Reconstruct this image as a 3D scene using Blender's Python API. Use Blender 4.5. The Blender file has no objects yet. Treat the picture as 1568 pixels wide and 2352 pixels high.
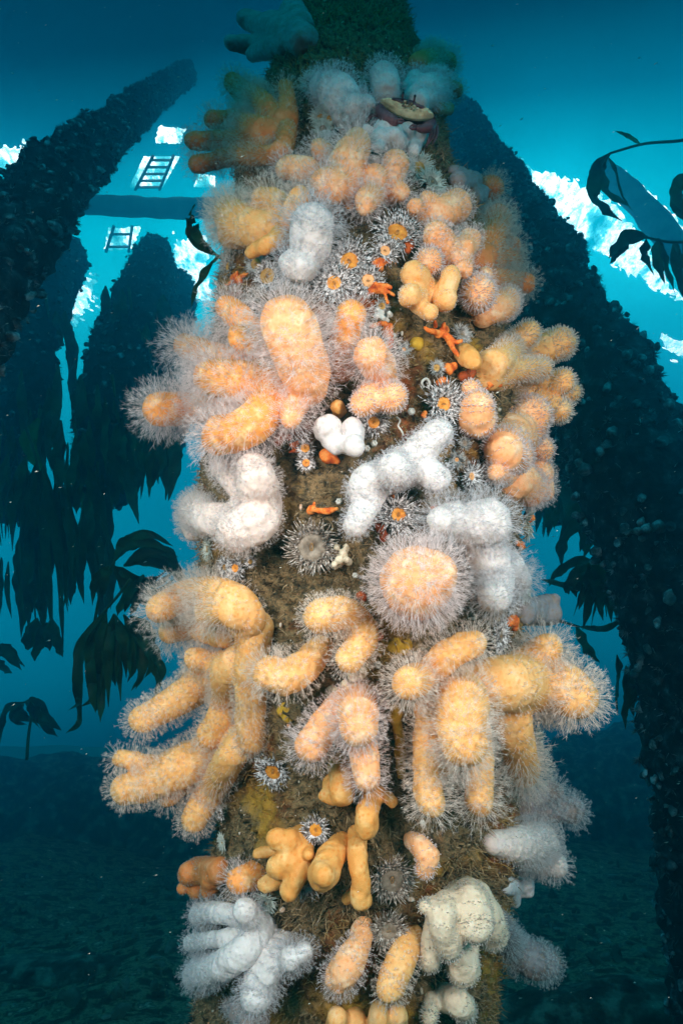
import bpy, bmesh, math, random
import numpy as np
from mathutils import Vector, Matrix, noise
random.seed(7)
RNG = np.random.default_rng(11)
SC = bpy.context.scene
COL = SC.collection
# ---------------------------------------------------------------- camera
PITCH = math.radians(18.0)
F_PX = 1532.0                        # focal length in pixels of a 1568 x 2352 frame
CAM = np.array([0.0, 0.0, 1.15])
R_ = np.array([1.0, 0.0, 0.0])
F_ = np.array([0.0, math.cos(PITCH), math.sin(PITCH)])
U_ = np.array([0.0, -math.sin(PITCH), math.cos(PITCH)])
cd = bpy.data.cameras.new('camera'); cam = bpy.data.objects.new('camera', cd); COL.objects.link(cam)
cd.sensor_fit = 'VERTICAL'; cd.sensor_height = 36.0
cd.lens = 36.0 * F_PX / 2352.0
cd.clip_start = 0.02; cd.clip_end = 400
cam.location = CAM; cam.rotation_euler = (math.pi / 2 + PITCH, 0, 0)
SC.camera = cam

def at(px, py, d):
    "world point that lies d metres in front of the lens plane, in the direction of a picture position"
    px = np.asarray(px, float); py = np.asarray(py, float); d = np.asarray(d, float)
    x = (px - 784.0) / F_PX * d; y = (1176.0 - py) / F_PX * d
    return CAM + x[..., None] * R_ + y[..., None] * U_ + d[..., None] * F_
def ray(px, py):
    v = (px - 784.0) / F_PX * R_ + (1176.0 - py) / F_PX * U_ + F_
    return v
def on_height(px, py, z):
    v = ray(px, py); t = (z - CAM[2]) / v[2]
    return CAM + v * t
# ---------------------------------------------------------------- world, strobes, exposure
w = bpy.data.worlds.new('World'); SC.world = w; w.use_nodes = True
nt = w.node_tree; nt.nodes.clear()
def N(nt, t, **k):
    n = nt.nodes.new(t)
    for a, b in k.items(): setattr(n, a, b)
    return n
def L(nt, a, b): nt.links.new(a, b)
out = N(nt, 'ShaderNodeOutputWorld'); bg = N(nt, 'ShaderNodeBackground')
tc = N(nt, 'ShaderNodeTexCoord'); sep = N(nt, 'ShaderNodeSeparateXYZ')
L(nt, tc.outputs['Generated'], sep.inputs[0])
# daylight under water: brightest where the eye looks up past the pier, dim towards the seabed and the deck
rmp = N(nt, 'ShaderNodeValToRGB'); mr = N(nt, 'ShaderNodeMapRange')
mr.inputs['From Min'].default_value = -0.6; mr.inputs['From Max'].default_value = 1.0
# lens vignette painted into the world colour, darkening the upper sides: height + 0.4 x^2 - 0.06 x
m1 = N(nt, 'ShaderNodeMath', operation='MULTIPLY'); L(nt, sep.outputs['X'], m1.inputs[0]); L(nt, sep.outputs['X'], m1.inputs[1])
m2 = N(nt, 'ShaderNodeMath', operation='MULTIPLY_ADD'); L(nt, m1.outputs[0], m2.inputs[0]); m2.inputs[1].default_value = .4; L(nt, sep.outputs['Z'], m2.inputs[2])
m3 = N(nt, 'ShaderNodeMath', operation='MULTIPLY_ADD'); L(nt, sep.outputs['X'], m3.inputs[0]); m3.inputs[1].default_value = -.06; L(nt, m2.outputs[0], m3.inputs[2])
L(nt, m3.outputs[0], mr.inputs['Value']); L(nt, mr.outputs[0], rmp.inputs[0])
els = rmp.color_ramp.elements
stops = [(-0.6, (0.0, 0.002, 0.004)), (-0.12, (0.0, 0.005, 0.010)), (0.03, (0.0, 0.05, 0.085)), (0.2, (0.0, 0.28, 0.40)), (0.42, (0.0, 0.50, 0.66)),
         (0.60, (0.01, 1.35, 1.55)), (0.675, (0.0, 1.15, 1.4)), (0.715, (0.0, 0.62, 0.82)), (0.755, (0.0, 0.22, 0.34)), (0.81, (0.0, 0.015, 0.035)), (1.0, (0.0, 0.004, 0.010))]
while len(els) < len(stops): els.new(0.5)
for e, (z, c) in zip(els, stops):
    e.position = (z + 0.6) / 1.6; e.color = (*c, 1)
bg.inputs['Strength'].default_value = 1.35
nz = N(nt, 'ShaderNodeTexNoise'); nz.inputs['Scale'].default_value = 3.2; nz.inputs['Detail'].default_value = 7; L(nt, tc.outputs['Generated'], nz.inputs['Vector'])
nr = N(nt, 'ShaderNodeMapRange'); nr.inputs['From Min'].default_value = .3; nr.inputs['From Max'].default_value = .7; nr.inputs['To Min'].default_value = .62; nr.inputs['To Max'].default_value = 1.25; L(nt, nz.outputs[0], nr.inputs['Value'])
ml = N(nt, 'ShaderNodeVectorMath', operation='SCALE'); L(nt, rmp.outputs[0], ml.inputs[0]); L(nt, nr.outputs[0], ml.inputs['Scale'])
L(nt, ml.outputs[0], bg.inputs[0]); L(nt, bg.outputs[0], out.inputs[0])

def strobe(name, loc, target, energy, size=0.12, col=(1, 0.95, 0.88)):
    l = bpy.data.lights.new(name, 'SPOT'); o = bpy.data.objects.new(name, l); COL.objects.link(o)
    l.energy = energy; l.shadow_soft_size = size; l.color = col; l.spot_size = math.radians(93); l.spot_blend = 0.95
    o.location = loc; d = Vector(target) - Vector(loc); o.rotation_euler = d.to_track_quat('-Z', 'Y').to_euler()
    return o
T0 = at(784, 1250, 0.7)
strobe('camera_strobe', CAM - 0.42 * R_ - 0.02 * F_ + 0.22 * U_, at(700, 1480, .75), 34.5)
strobe('camera_strobe', CAM + 0.42 * R_ - 0.02 * F_ + 0.22 * U_, at(860, 1480, .75), 30)
SC.view_settings.view_transform = 'Standard'; SC.view_settings.look = 'None'
SC.view_settings.exposure = 0.0; SC.view_settings.gamma = 1.0; SC.view_settings.use_curve_mapping = False
cy = SC.cycles
cy.use_denoising = True; cy.max_bounces = 5; cy.diffuse_bounces = 3; cy.glossy_bounces = 1; cy.transmission_bounces = 3
cy.volume_bounces = 1; cy.transparent_max_bounces = 12; cy.caustics_reflective = False; cy.caustics_refractive = False
cy.sample_clamp_indirect = 3.0; cy.sample_clamp_direct = 0
# ---------------------------------------------------------------- mesh helpers
def mesh_obj(name, V, Fc, mat, parent=None, smooth=True, mats=None, mat_idx=None):
    "one mesh object from an (n,3) array and faces: an (m,k) array or a list of lists"
    me = bpy.data.meshes.new(name)
    V = np.asarray(V, np.float32)
    if isinstance(Fc, np.ndarray):
        m, k = Fc.shape
        me.vertices.add(len(V)); me.vertices.foreach_set('co', V.ravel())
        me.loops.add(m * k); me.loops.foreach_set('vertex_index', Fc.astype(np.int32).ravel())
        me.polygons.add(m); me.polygons.foreach_set('loop_start', np.arange(0, m * k, k, dtype=np.int32))
        me.update(calc_edges=True); me.validate()
    else:
        me.from_pydata([tuple(map(float, v)) for v in V], [], [tuple(map(int, f)) for f in Fc]); me.update()
    me.polygons.foreach_set('use_smooth', np.full(len(me.polygons), smooth))
    o = bpy.data.objects.new(name, me); COL.objects.link(o)
    if mats:
        for mm in mats: me.materials.append(mm)
        if mat_idx is not None: me.polygons.foreach_set('material_index', np.asarray(mat_idx, np.int32))
    elif mat: me.materials.append(mat)
    if parent is not None:
        o.parent = parent
        if parent.type == 'EMPTY' or True:
            o.matrix_parent_inverse = Matrix.Translation(-parent.location) if parent.parent is None else Matrix.Identity(4)
    return o
def tag(o, label=None, cat=None, group=None, kind=None):
    if label: o['label'] = label
    if cat: o['category'] = cat
    if group: o['group'] = group
    if kind: o['kind'] = kind
    return o
def thing(name, label, cat, loc, group=None):
    o = bpy.data.objects.new(name, None); COL.objects.link(o); o.location = Vector([float(v) for v in loc]); o.empty_display_size = 0.02
    return tag(o, label, cat, group)
class MB:
    "collects shapes for one mesh"
    def __init__(s): s.v = []; s.f = []; s.n = 0
    def add(s, V, Fc):
        V = np.asarray(V, float)
        s.v.append(V); s.f += [[i + s.n for i in f] for f in Fc]; s.n += len(V)
    def tube(s, pts, rad, k=8, caps=True):
        pts = np.asarray(pts, float); rad = np.broadcast_to(np.asarray(rad, float), (len(pts),))
        V, Fc = tube_arrays(pts, rad, k, caps); s.add(V, Fc)
    def sphere(s, c, r, k=10, m=7):
        th = np.linspace(0, math.pi, m + 1)[1:-1]; ph = np.arange(k) * 2 * math.pi / k
        r = np.broadcast_to(np.asarray(r, float), (3,))
        V = [[0, 0, 1]] + [[math.sin(t) * math.cos(p), math.sin(t) * math.sin(p), math.cos(t)] for t in th for p in ph] + [[0, 0, -1]]
        V = np.array(V) * r + np.asarray(c)
        Fc = [[0, 1 + j, 1 + (j + 1) % k] for j in range(k)]
        for i in range(m - 2):
            a = 1 + i * k; b = a + k
            Fc += [[a + j, b + j, b + (j + 1) % k, a + (j + 1) % k] for j in range(k)]
        a = 1 + (m - 2) * k; e = len(V) - 1
        Fc += [[a + (j + 1) % k, a + j, e] for j in range(k)]
        s.add(V, Fc)
    def box(s, c, sx, sy, sz, rot=None):
        V = np.array([[x, y, z] for x in (-.5, .5) for y in (-.5, .5) for z in (-.5, .5)]) * [sx, sy, sz]
        if rot is not None: V = V @ np.asarray(rot).T
        s.add(V + np.asarray(c), [[0, 1, 3, 2], [4, 6, 7, 5], [0, 4, 5, 1], [2, 3, 7, 6], [0, 2, 6, 4], [1, 5, 7, 3]])
    def build(s, name, mat, parent=None, smooth=True):
        return mesh_obj(name, np.concatenate(s.v), s.f, mat, parent, smooth)
def frames(pts):
    T = np.gradient(pts, axis=0); T /= np.linalg.norm(T, axis=1)[:, None] + 1e-12
    a = np.array([0, 0, 1.0]) if abs(T[0][2]) < 0.9 else np.array([1.0, 0, 0])
    A = np.zeros_like(T); B = np.zeros_like(T)
    for i, t in enumerate(T):
        a = a - t * a.dot(t); a /= np.linalg.norm(a) + 1e-12
        A[i] = a; B[i] = np.cross(t, a)
    return T, A, B
def tube_arrays(pts, rad, k=8, caps=True):
    T, A, B = frames(pts); ph = np.arange(k) * 2 * math.pi / k
    V = (pts[:, None] + rad[:, None, None] * (np.cos(ph)[None, :, None] * A[:, None] + np.sin(ph)[None, :, None] * B[:, None])).reshape(-1, 3)
    Fc = []
    for i in range(len(pts) - 1):
        a = i * k; b = a + k
        Fc += [[a + j, a + (j + 1) % k, b + (j + 1) % k, b + j] for j in range(k)]
    if caps:
        Fc.append(list(range(k))[::-1]); Fc.append([(len(pts) - 1) * k + j for j in range(k)])
    return V, Fc
def smoothpath(pts, n):
    "Catmull-Rom through control points (any dimension), n samples per span"
    P = np.asarray(pts, float)
    if len(P) < 2: return P
    Q = np.vstack([2 * P[0] - P[1], P, 2 * P[-1] - P[-2]]); o = []
    for i in range(1, len(Q) - 2):
        for t in np.linspace(0, 1, n, endpoint=False):
            o.append(0.5 * ((2 * Q[i]) + (-Q[i-1] + Q[i+1]) * t + (2*Q[i-1] - 5*Q[i] + 4*Q[i+1] - Q[i+2]) * t**2 + (-Q[i-1] + 3*Q[i] - 3*Q[i+1] + Q[i+2]) * t**3))
    o.append(Q[-2]); return np.array(o)
def fbm(P, scale, octv=4, seed=0.0):
    "cheap vectorised fractal noise in -1..1 for displacement"
    P = np.asarray(P, float) * scale; r = np.random.default_rng(int(seed * 10) + 3); s = np.zeros(len(P)); a = 1.0; tot = 0
    for o_ in range(octv):
        t = np.zeros(len(P))
        for _ in range(5):
            d = r.normal(size=3); d /= np.linalg.norm(d); f = r.uniform(0.7, 1.4)
            d2 = r.normal(size=3); t += np.sin(P @ d * f * 6.28 + r.uniform(0, 6.28) + 1.3 * np.sin(P @ d2 * 2.1 + r.uniform(0, 6.28)))
        s += a * t / 2.2; tot += a; a *= 0.55; P = P * 2.07
    return s / tot
# ---------------------------------------------------------------- materials
def mat_new(name):
    m = bpy.data.materials.new(name); m.use_nodes = True; n = m.node_tree; n.nodes.clear()
    o = N(n, 'ShaderNodeOutputMaterial'); return m, n, o
def principled(n, rough=0.7, spec=0.3):
    p = N(n, 'ShaderNodeBsdfPrincipled'); p.inputs['Roughness'].default_value = rough
    p.inputs['Specular IOR Level'].default_value = spec; return p
def ramp(n, fac, stops, interp='LINEAR'):
    r = N(n, 'ShaderNodeValToRGB'); e = r.color_ramp.elements; r.color_ramp.interpolation = interp
    while len(e) < len(stops): e.new(0.5)
    for a, (p, c) in zip(e, stops): a.position = p; a.color = (*c, 1)
    L(n, fac, r.inputs[0]); return r.outputs[0]
def noisy(n, scale, detail=5, coord=None, rough=.6):
    t = N(n, 'ShaderNodeTexNoise'); t.inputs['Scale'].default_value = scale; t.inputs['Detail'].default_value = detail; t.inputs['Roughness'].default_value = rough
    if coord is None:
        g = N(n, 'ShaderNodeNewGeometry'); coord = g.outputs['Position']
    L(n, coord, t.inputs['Vector']); return t.outputs[0]
def bump(n, h, p, strength=.5, dist=.002):
    b = N(n, 'ShaderNodeBump'); b.inputs['Strength'].default_value = strength; b.inputs['Distance'].default_value = dist
    L(n, h, b.inputs['Height']); L(n, b.outputs[0], p.inputs['Normal'])
def noise_mat(name, stops, scale, rough=.8, bscale=None, bdist=.004, bstr=.6, spec=.2, detail=6):
    m, n, o = mat_new(name); p = principled(n, rough, spec)
    L(n, ramp(n, noisy(n, scale, detail), stops), p.inputs['Base Color'])
    if bscale: bump(n, noisy(n, bscale, 4), p, bstr, bdist)
    L(n, p.outputs[0], o.inputs[0]); return m
# ================================================================ the setting
HAZE_D = 0.115
M_SAND = noise_mat('sand_gravel', [(.30, (.006, .009, .007)), (.45, (.035, .05, .03)), (.53, (.26, .27, .16)), (.59, (.05, .055, .03)), (.70, (.55, .56, .42))], 11, .9, 60, .02, 1.0, .1, 10)
M_ROCK = noise_mat('dark_rock', [(.35, (.008, .011, .009)), (.5, (.05, .06, .045)), (.65, (.20, .23, .17))], 11, .9, 30, .02, .8, .1, 8)
# seabed: one sheet out past the water's fade
def seabed():
    n = 150; u = np.linspace(-1, 1, n)
    xs = np.sign(u) * np.abs(u) ** 1.7 * 45; X, Y = np.meshgrid(xs, xs + 4.0, indexing='ij')
    P = np.stack([X.ravel(), Y.ravel(), 0 * X.ravel()], 1)
    r = np.hypot(P[:, 0], P[:, 1] - 1); Z = fbm(P, .30, 3, 2) * .10 + fbm(P, 1.6, 3, 5) * .035
    P[:, 2] = Z - .02
    i = np.arange(n - 1); I, J = np.meshgrid(i, i, indexing='ij'); a = (I * n + J).ravel()
    o = mesh_obj('seabed', P, np.stack([a, a + n, a + n + 1, a + 1], 1), M_SAND); tag(o, kind='structure')
seabed()
def boulder(label, c, r, seed, mat=None):
    b = MB(); b.sphere((0, 0, 0), 1, 40, 26); V = np.concatenate(b.v)
    d = 1 + .22 * fbm(V, .55, 3, seed) + .06 * fbm(V, 2.2, 3, seed + 1); V = V * d[:, None] * np.array(r)
    o = mesh_obj('boulder', V + np.asarray(c), b.f, mat or M_ROCK); tag(o, label, 'rock', 'boulders on the seabed')
G0 = lambda x, y, dx=0, dy=0, dz=0: on_height(x, y, 0) + np.array([dx, dy, dz])
boulder('long low dark boulder mound on the left of the seabed', G0(60, 1960, -.3, .9, .0), (1.5, .8, .85), 1)
boulder('rounded dark boulder beside the base of the fouled pilings at left', G0(420, 1960, 0, .9, 0), (1.0, .7, .72), 4)
boulder('tall rounded dark boulder behind the lower right coral', G0(1480, 1950, .1, .9, 0), (1.1, .8, 1.15), 6)
boulder('low dark rock mass behind the foot of the piling at right', G0(1180, 1950, 0, 1.2, 0), (.9, .7, .66), 15)
boulder('flat dark slab of rock at the bottom left corner', G0(120, 2230, 0, 0, -.03), (.55, .22, .10), 8)
boulder('dark flat rock at the bottom right edge', G0(1400, 2330), (.45, .2, .11), 12)
def rubble():
    g = np.random.default_rng(77); n = 5200; X = g.uniform(-3.2, 3.2, n); Y = g.uniform(1.4, 6.5, n); S = .006 + .03 * g.uniform(size=n) ** 4
    b = bmesh.new(); bmesh.ops.create_icosphere(b, subdivisions=1, radius=1); IV = np.array([v.co[:] for v in b.verts]); IF = np.array([[v.index for v in f.verts] for f in b.faces]); b.free()
    P = np.stack([X, Y, 0 * X], 1); P[:, 2] = fbm(P, .30, 3, 2) * .10 + fbm(P, 1.6, 3, 5) * .035 - .02
    W = (P[:, None] + IV[None] * S[:, None, None] * g.uniform(.4, 1.5, (n, 1, 3)) * (1 + .3 * g.normal(size=(n, len(IV), 1)))).reshape(-1, 3)
    m = noise_mat('rubble', [(.3, (.02, .025, .018)), (.5, (.07, .085, .06)), (.7, (.26, .28, .23))], 6, .9)
    tag(mesh_obj('gravel', W, (IF[None] + (np.arange(n) * len(IV))[:, None, None]).reshape(-1, 3), m, smooth=False), 'gravel and shell rubble scattered over the seabed', 'gravel', kind='stuff')
rubble()
# emissive patches for daylight through the water surface; ripple light painted in the colour
def water_mat():
    m, n, o = mat_new('painted_surface_glow'); e = N(n, 'ShaderNodeEmission')
    g = N(n, 'ShaderNodeNewGeometry'); mp = N(n, 'ShaderNodeMapping'); mp.inputs['Scale'].default_value = (1.0, .55, 1); L(n, g.outputs['Position'], mp.inputs[0])
    f = noisy(n, 1.7, 8, mp.outputs[0], .65)
    L(n, ramp(n, f, [(.38, (.0, .16, .20)), (.46, (.05, .42, .46)), (.53, (.85, 1, 1)), (.585, (.15, .6, .62)), (.68, (.95, 1, 1))]), e.inputs[0])
    e.inputs[1].default_value = 6.0; L(n, e.outputs[0], o.inputs[0]); return m
M_SURF = water_mat()
ZS = 8.6
def jag(poly, amp, seed, n=15):
    r = np.random.default_rng(seed); P = []
    for a, b in zip(poly, poly[1:] + poly[:1]):
        for t in np.linspace(0, 1, n, endpoint=False):
            P.append((a[0] + (b[0] - a[0]) * t + r.normal() * amp, a[1] + (b[1] - a[1]) * t + r.normal() * amp))
    return P
def surface_patch(bm_, poly):
    V = np.array([on_height(x, y, ZS) for x, y in poly]); V2 = V + np.array([0, 0, .02])
    n = len(V); bm_.add(np.vstack([V, V2]), [list(range(n))[::-1], list(range(n, 2 * n))] + [[i, (i + 1) % n, (i + 1) % n + n, i + n] for i in range(n)])
sp = MB()
for i, (poly, amp) in enumerate([
        ([(-60, 350), (20, 342), (88, 335), (60, 380), (0, 430), (-70, 520)], 5),
        ([(366, 291), (424, 300), (414, 330), (357, 328)], 2.5),
        ([(330, 362), (412, 362), (374, 431), (298, 431)], .6),
        ([(455, 402), (494, 406), (494, 430), (446, 430)], 1),
        ([(250, 525), (324, 525), (303, 570), (240, 574)], 2),
        ([(408, 556), (476, 542), (480, 690), (432, 690), (414, 640), (398, 590)], 4),
        ([(172, 655), (214, 645), (202, 700), (180, 735), (165, 740)], 6), ([(78, 850), (84, 850), (90, 890), (74, 935)], 3),
        ([(345, 735), (362, 745), (372, 800), (352, 790)], 4),
        ([(1140, 338), (1172, 345), (1196, 372), (1150, 352)], 3),
        ([(1222, 392), (1318, 420), (1420, 480), (1500, 590), (1560, 690), (1500, 660), (1400, 600), (1330, 545), (1260, 490), (1226, 430)], 6),
        ([(1430, 405), (1460, 415), (1568, 520), (1640, 600), (1640, 640), (1560, 560), (1480, 480)], 5),
        ([(1520, 770), (1568, 790), (1640, 800), (1640, 850), (1568, 825), (1530, 800)], 4),
        ([(1196, 690), (1228, 690), (1228, 740), (1212, 730), (1200, 715)], 2)]):
    surface_patch(sp, jag(poly, amp * .8, i))
    if amp > 2.5:      # glowing flecks shaped as loose glints round a broken edge
        g_ = np.random.default_rng(i + 50); PP = np.array(poly, float); cc = PP.mean(0)
        for _ in range(26 if amp > 4 else 8):
            a_ = g_.integers(0, len(PP)); f_ = g_.uniform(); e_ = PP[a_] * f_ + PP[(a_ + 1) % len(PP)] * (1 - f_); o_ = (e_ - cc) / (np.linalg.norm(e_ - cc) + 1e-6); e_ = e_ + o_ * abs(g_.normal()) * 13
            w_, h_ = g_.uniform(1.5, 8), g_.uniform(1, 3.5); n_ = 7; th = np.arange(n_) * 6.283 / n_
            surface_patch(sp, [(e_[0] + math.cos(t_) * w_ * g_.uniform(.6, 1.2), e_[1] + math.sin(t_) * h_ * g_.uniform(.6, 1.2) + math.cos(t_) * w_ * .35) for t_ in th])
so = sp.build('glowing_water_patches', M_SURF, None, False); tag(so, kind='structure')
# beams and hatch frames of the pier
M_WOOD = noise_mat('wet_timber', [(.3, (.08, .09, .09)), (.7, (.22, .24, .23))], 4, .8, 12, .02, .6)
def bar(b, p, q, wdt, h):
    p = np.asarray(p, float); q = np.asarray(q, float); d = q - p; ln = np.linalg.norm(d); d /= ln
    s = np.cross(d, [0, 0, 1.0]); s /= np.linalg.norm(s); u = np.cross(s, d)
    b.box((p + q) / 2, ln, wdt, h, np.stack([d, s, u], 1))
def hatch(label, tl, tr, br, bl, nb, wdt=.020):
    z = ZS - .12; c = [on_height(*p, z) for p in (tl, tr, br, bl)]
    t = thing('hatch_ladder', label, 'ladder', c[3], 'ladders under the pier deck')
    for a, b_ in ((0, 3), (1, 2)):
        m = MB(); bar(m, c[a], c[b_], wdt * 1.6, .04); m.build('rail', M_WOOD, t, False)
    for k in range(nb):
        f = (k + .6) / nb; m = MB(); bar(m, c[0] + (c[3] - c[0]) * f, c[1] + (c[2] - c[1]) * f, wdt, .03); m.build('rung', M_WOOD, t, False)
hatch('long ladder of five rungs against the bright gap under the deck', (352, 358), (399, 358), (366, 436), (311, 436), 5)
hatch('short ladder of two rungs against the lower bright gap', (262, 520), (304, 520), (296, 578), (244, 578), 2, .026)
def beam(label, pts, r, seed, cat='beam', name='pier_beam'):
    P = smoothpath(np.array([at(x, y, d) for x, y, d in pts]), 8); V, Fc = tube_arrays(P, np.full(len(P), r), 20)
    Nn = V - np.repeat(P, 20, 0); V = V + Nn / r * (fbm(V, 3, 3, seed) * .12 * r)[:, None]
    o = mesh_obj(name, V, Fc, M_WOOD); tag(o, label, cat, 'beams and braces of the pier')
beam('pale blue slanting brace beyond the kelp at upper right', [(1378, 392, 8.6), (1450, 450, 8.0), (1580, 600, 7.0), (1700, 760, 6.2)], .15, 3)
beam('hazy horizontal beam crossing under the long ladder', [(100, 462, 9.0), (300, 475, 8.8), (420, 478, 8.7), (640, 470, 8.7)], .13, 5)
# ---- background pilings
M_FOUL = noise_mat('fouled_timber', [(.34, (.005, .006, .007)), (.52, (.018, .022, .024)), (.64, (.06, .07, .075)), (.76, (.24, .27, .28))], 22, .85, 45, .012, 1, .15, 8)
M_GROW = noise_mat('pale_growth', [(.38, (.03, .035, .038)), (.52, (.12, .14, .145)), (.68, (.55, .60, .62))], 25, .8, 90, .006, .8)
def ico():
    b = bmesh.new(); bmesh.ops.create_icosphere(b, subdivisions=2, radius=1); V = np.array([v.co[:] for v in b.verts]); Fc = np.array([[v.index for v in f.verts] for f in b.faces]); b.free(); return V, Fc
ICO_V, ICO_F = ico()
def bg_piling(label, pts, r, seed, lumps=900, lr=.03, k=56, fuzz=5000, fl=.03, fade_taper=False):
    P = smoothpath(np.array([at(x, y, d) for x, y, d in pts]), 14); n = len(P)
    # resample evenly
    seg = np.r_[0, np.cumsum(np.linalg.norm(np.diff(P, axis=0), axis=1))]; m = int(seg[-1] / .035); s = np.linspace(0, seg[-1], m)
    P = np.stack([np.interp(s, seg, P[:, i]) for i in range(3)], 1)
    T, A, B = frames(P); V, Fc = tube_arrays(P, np.full(m, r), k)
    Nn = (V - np.repeat(P, k, 0)) / r
    if fade_taper: q_ = np.repeat(np.clip(np.linspace(0, 1, m) / .22, .0, 1) ** .8 * .85 + .15, k); V = np.repeat(P, k, 0) + Nn * r * q_[:, None]  # narrowed top imitates the piling fading into haze, put into the shape
    V = V + Nn * (r * .14 * fbm(V, 1.1, 2, seed) + .028 * fbm(V, 5, 4, seed + 3))[:, None]
    t = thing('fouled_piling', label, 'piling', P[-1], 'pilings behind the coral covered one')
    mesh_obj('timber', V, Fc, M_FOUL, t)
    g = np.random.default_rng(seed); idx = g.integers(0, len(V), lumps)
    C = V[idx] + g.normal(size=(lumps, 3)) * .01; S = lr * g.uniform(.15, .75, lumps)
    W = (C[:, None] + ICO_V[None] * S[:, None, None] * g.uniform(.7, 1.2, (lumps, 1, 3))).reshape(-1, 3)
    W = W + fbm(W, 30, 3, seed)[:, None] * .008 + g.normal(size=W.shape) * .0012
    FF = (ICO_F[None] + (np.arange(lumps) * len(ICO_V))[:, None, None]).reshape(-1, 3)
    mesh_obj('anemone_growth', W, FF, M_GROW, t)['kind'] = 'stuff'
    nt_ = fuzz // 45; ti = g.integers(0, len(V), nt_); idx = np.where(np.arange(fuzz) % 10 < 8, ti[g.integers(0, nt_, fuzz)], g.integers(0, len(V), fuzz))
    D = Nn[idx] * .8 + g.normal(size=(fuzz, 3)) * .75; D /= np.linalg.norm(D, axis=1)[:, None]
    Sd = g.normal(size=(fuzz, 3)); ln = fl * g.uniform(.3, 1.3, (fuzz, 1)); C = V[idx] - Nn[idx] * .006
    W = np.stack([C - Sd * .0016, C + Sd * .0016, C + D * ln + [[0, 0, -.004]]], 1).reshape(-1, 3)
    mesh_obj('weed_fringe', W, np.arange(fuzz * 3).reshape(-1, 3), M_GROW, t)['kind'] = 'stuff'
bg_piling('thick barnacled piling slanting across the upper left corner', [(-190, 900, 1.45), (-80, 740, 1.72), (35, 560, 2.05), (118, 440, 2.5), (208, 342, 3.2), (285, 275, 4.3), (350, 222, 5.9), (430, 165, 7.6)], .112, 21, 1800, .024, 56, 60000, .024)
bg_piling('thick dark piling arching down the whole right side', [(1010, 230, 8.0), (1070, 330, 5.9), (1150, 470, 4.1), (1245, 655, 2.95), (1345, 850, 2.5), (1455, 1075, 2.2), (1560, 1350, 2.05), (1630, 1650, 2.05), (1680, 2000, 2.1), (1710, 2500, 2.2)], .205, 31, 3000, .027, 64, 110000, .028)
bg_piling('hazy weed hung piling in the middle of the left background', [(362, 556, 7.0), (338, 650, 5.6), (290, 780, 4.6), (248, 960, 4.0), (222, 1150, 3.9)], .19, 41, 900, .03, 48, 9000, .045, fade_taper=True)
bg_piling('broad hazy piling behind the slanting one at the left edge', [(172, 560, 7.2), (122, 650, 5.7), (65, 790, 4.7), (20, 960, 4.2), (-40, 1180, 4.0)], .20, 51, 900, .03, 48, 9000, .045, fade_taper=True)
bg_piling('far piling showing between the left pilings and the corals', [(408, 640, 8), (395, 700, 6.5), (375, 850, 5.6), (350, 1010, 5.3)], .19, 61, 500, .04, 40, 6000, .07, fade_taper=True)
bg_piling('far piling hung with weed behind the right hand corals', [(1150, 620, 7), (1200, 850, 5), (1270, 1060, 4.3), (1300, 1200, 4.2)], .13, 71, 500, .04, 40, 5000, .06)
# ---- kelp
def kelp_mat(name, a, b, tr):
    m, n, o = mat_new(name); p = principled(n, .45, .4); c = ramp(n, noisy(n, 9), [(.3, a), (.7, b)]); L(n, c, p.inputs['Base Color'])
    t = N(n, 'ShaderNodeBsdfTranslucent'); L(n, c, t.inputs[0]); mx = N(n, 'ShaderNodeMixShader'); mx.inputs[0].default_value = tr
    L(n, p.outputs[0], mx.inputs[1]); L(n, t.outputs[0], mx.inputs[2]); L(n, mx.outputs[0], o.inputs[0]); return m
M_KELP = kelp_mat('kelp_brown', (.04, .07, .025), (.15, .24, .08), .62)
M_KELP_BACKLIT = kelp_mat('kelp_backlit_green', (.06, .20, .03), (.12, .38, .06), .55)  # brighter green base colour stands in for light through backlit blades
def blade_arrays(pts, wpx, seed, thick=.0015, split=False):
    g = np.random.default_rng(seed); pts = np.array(pts, float); P3 = np.array([at(x, y, d) for x, y, d in pts])
    P = smoothpath(P3, 9); n = len(P); d = np.interp(np.linspace(0, 1, n), np.linspace(0, 1, len(pts)), pts[:, 2])
    t = np.linspace(0, 1, n); prof = np.clip(np.minimum(t * 3.5 + .15, 1) * (1 - np.clip((t - .45) / .55, 0, 1) ** 1.8), .05, 1)
    prof *= 1 + .13 * np.sin(t * 19 + g.uniform(0, 6)) + g.normal(size=n) * .05
    hw = wpx / F_PX * d * prof * .5
    T, _, _ = frames(P); ang = g.uniform(-.6, .6) + g.uniform(-1, 1) * t
    Sx = np.cross(T, F_); Sx /= np.linalg.norm(Sx, axis=1)[:, None] + 1e-9; Nn = np.cross(T, Sx)
    k = 7; u = np.linspace(-1, 1, k); V = []
    for i in range(n):
        s = Sx[i] * math.cos(ang[i]) + Nn[i] * math.sin(ang[i]); q = np.cross(T[i], s)
        for uu in u:
            V.append(P[i] + s * hw[i] * uu + q * (hw[i] * (.35 * uu * uu + .3 * math.sin(t[i] * 16 + uu * 1.2 + seed) * abs(uu))) )
    V = np.array(V); V2 = V + np.cross(T, Sx).repeat(k, 0) * thick
    Fc = []
    for i in range(n - 1):
        for j in range(k - 1):
            a = i * k + j
            Fc += [[a, a + 1, a + k + 1, a + k], [a + n * k, a + k + n * k, a + k + 1 + n * k, a + 1 + n * k]]
    return np.vstack([V, V2]), Fc
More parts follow.
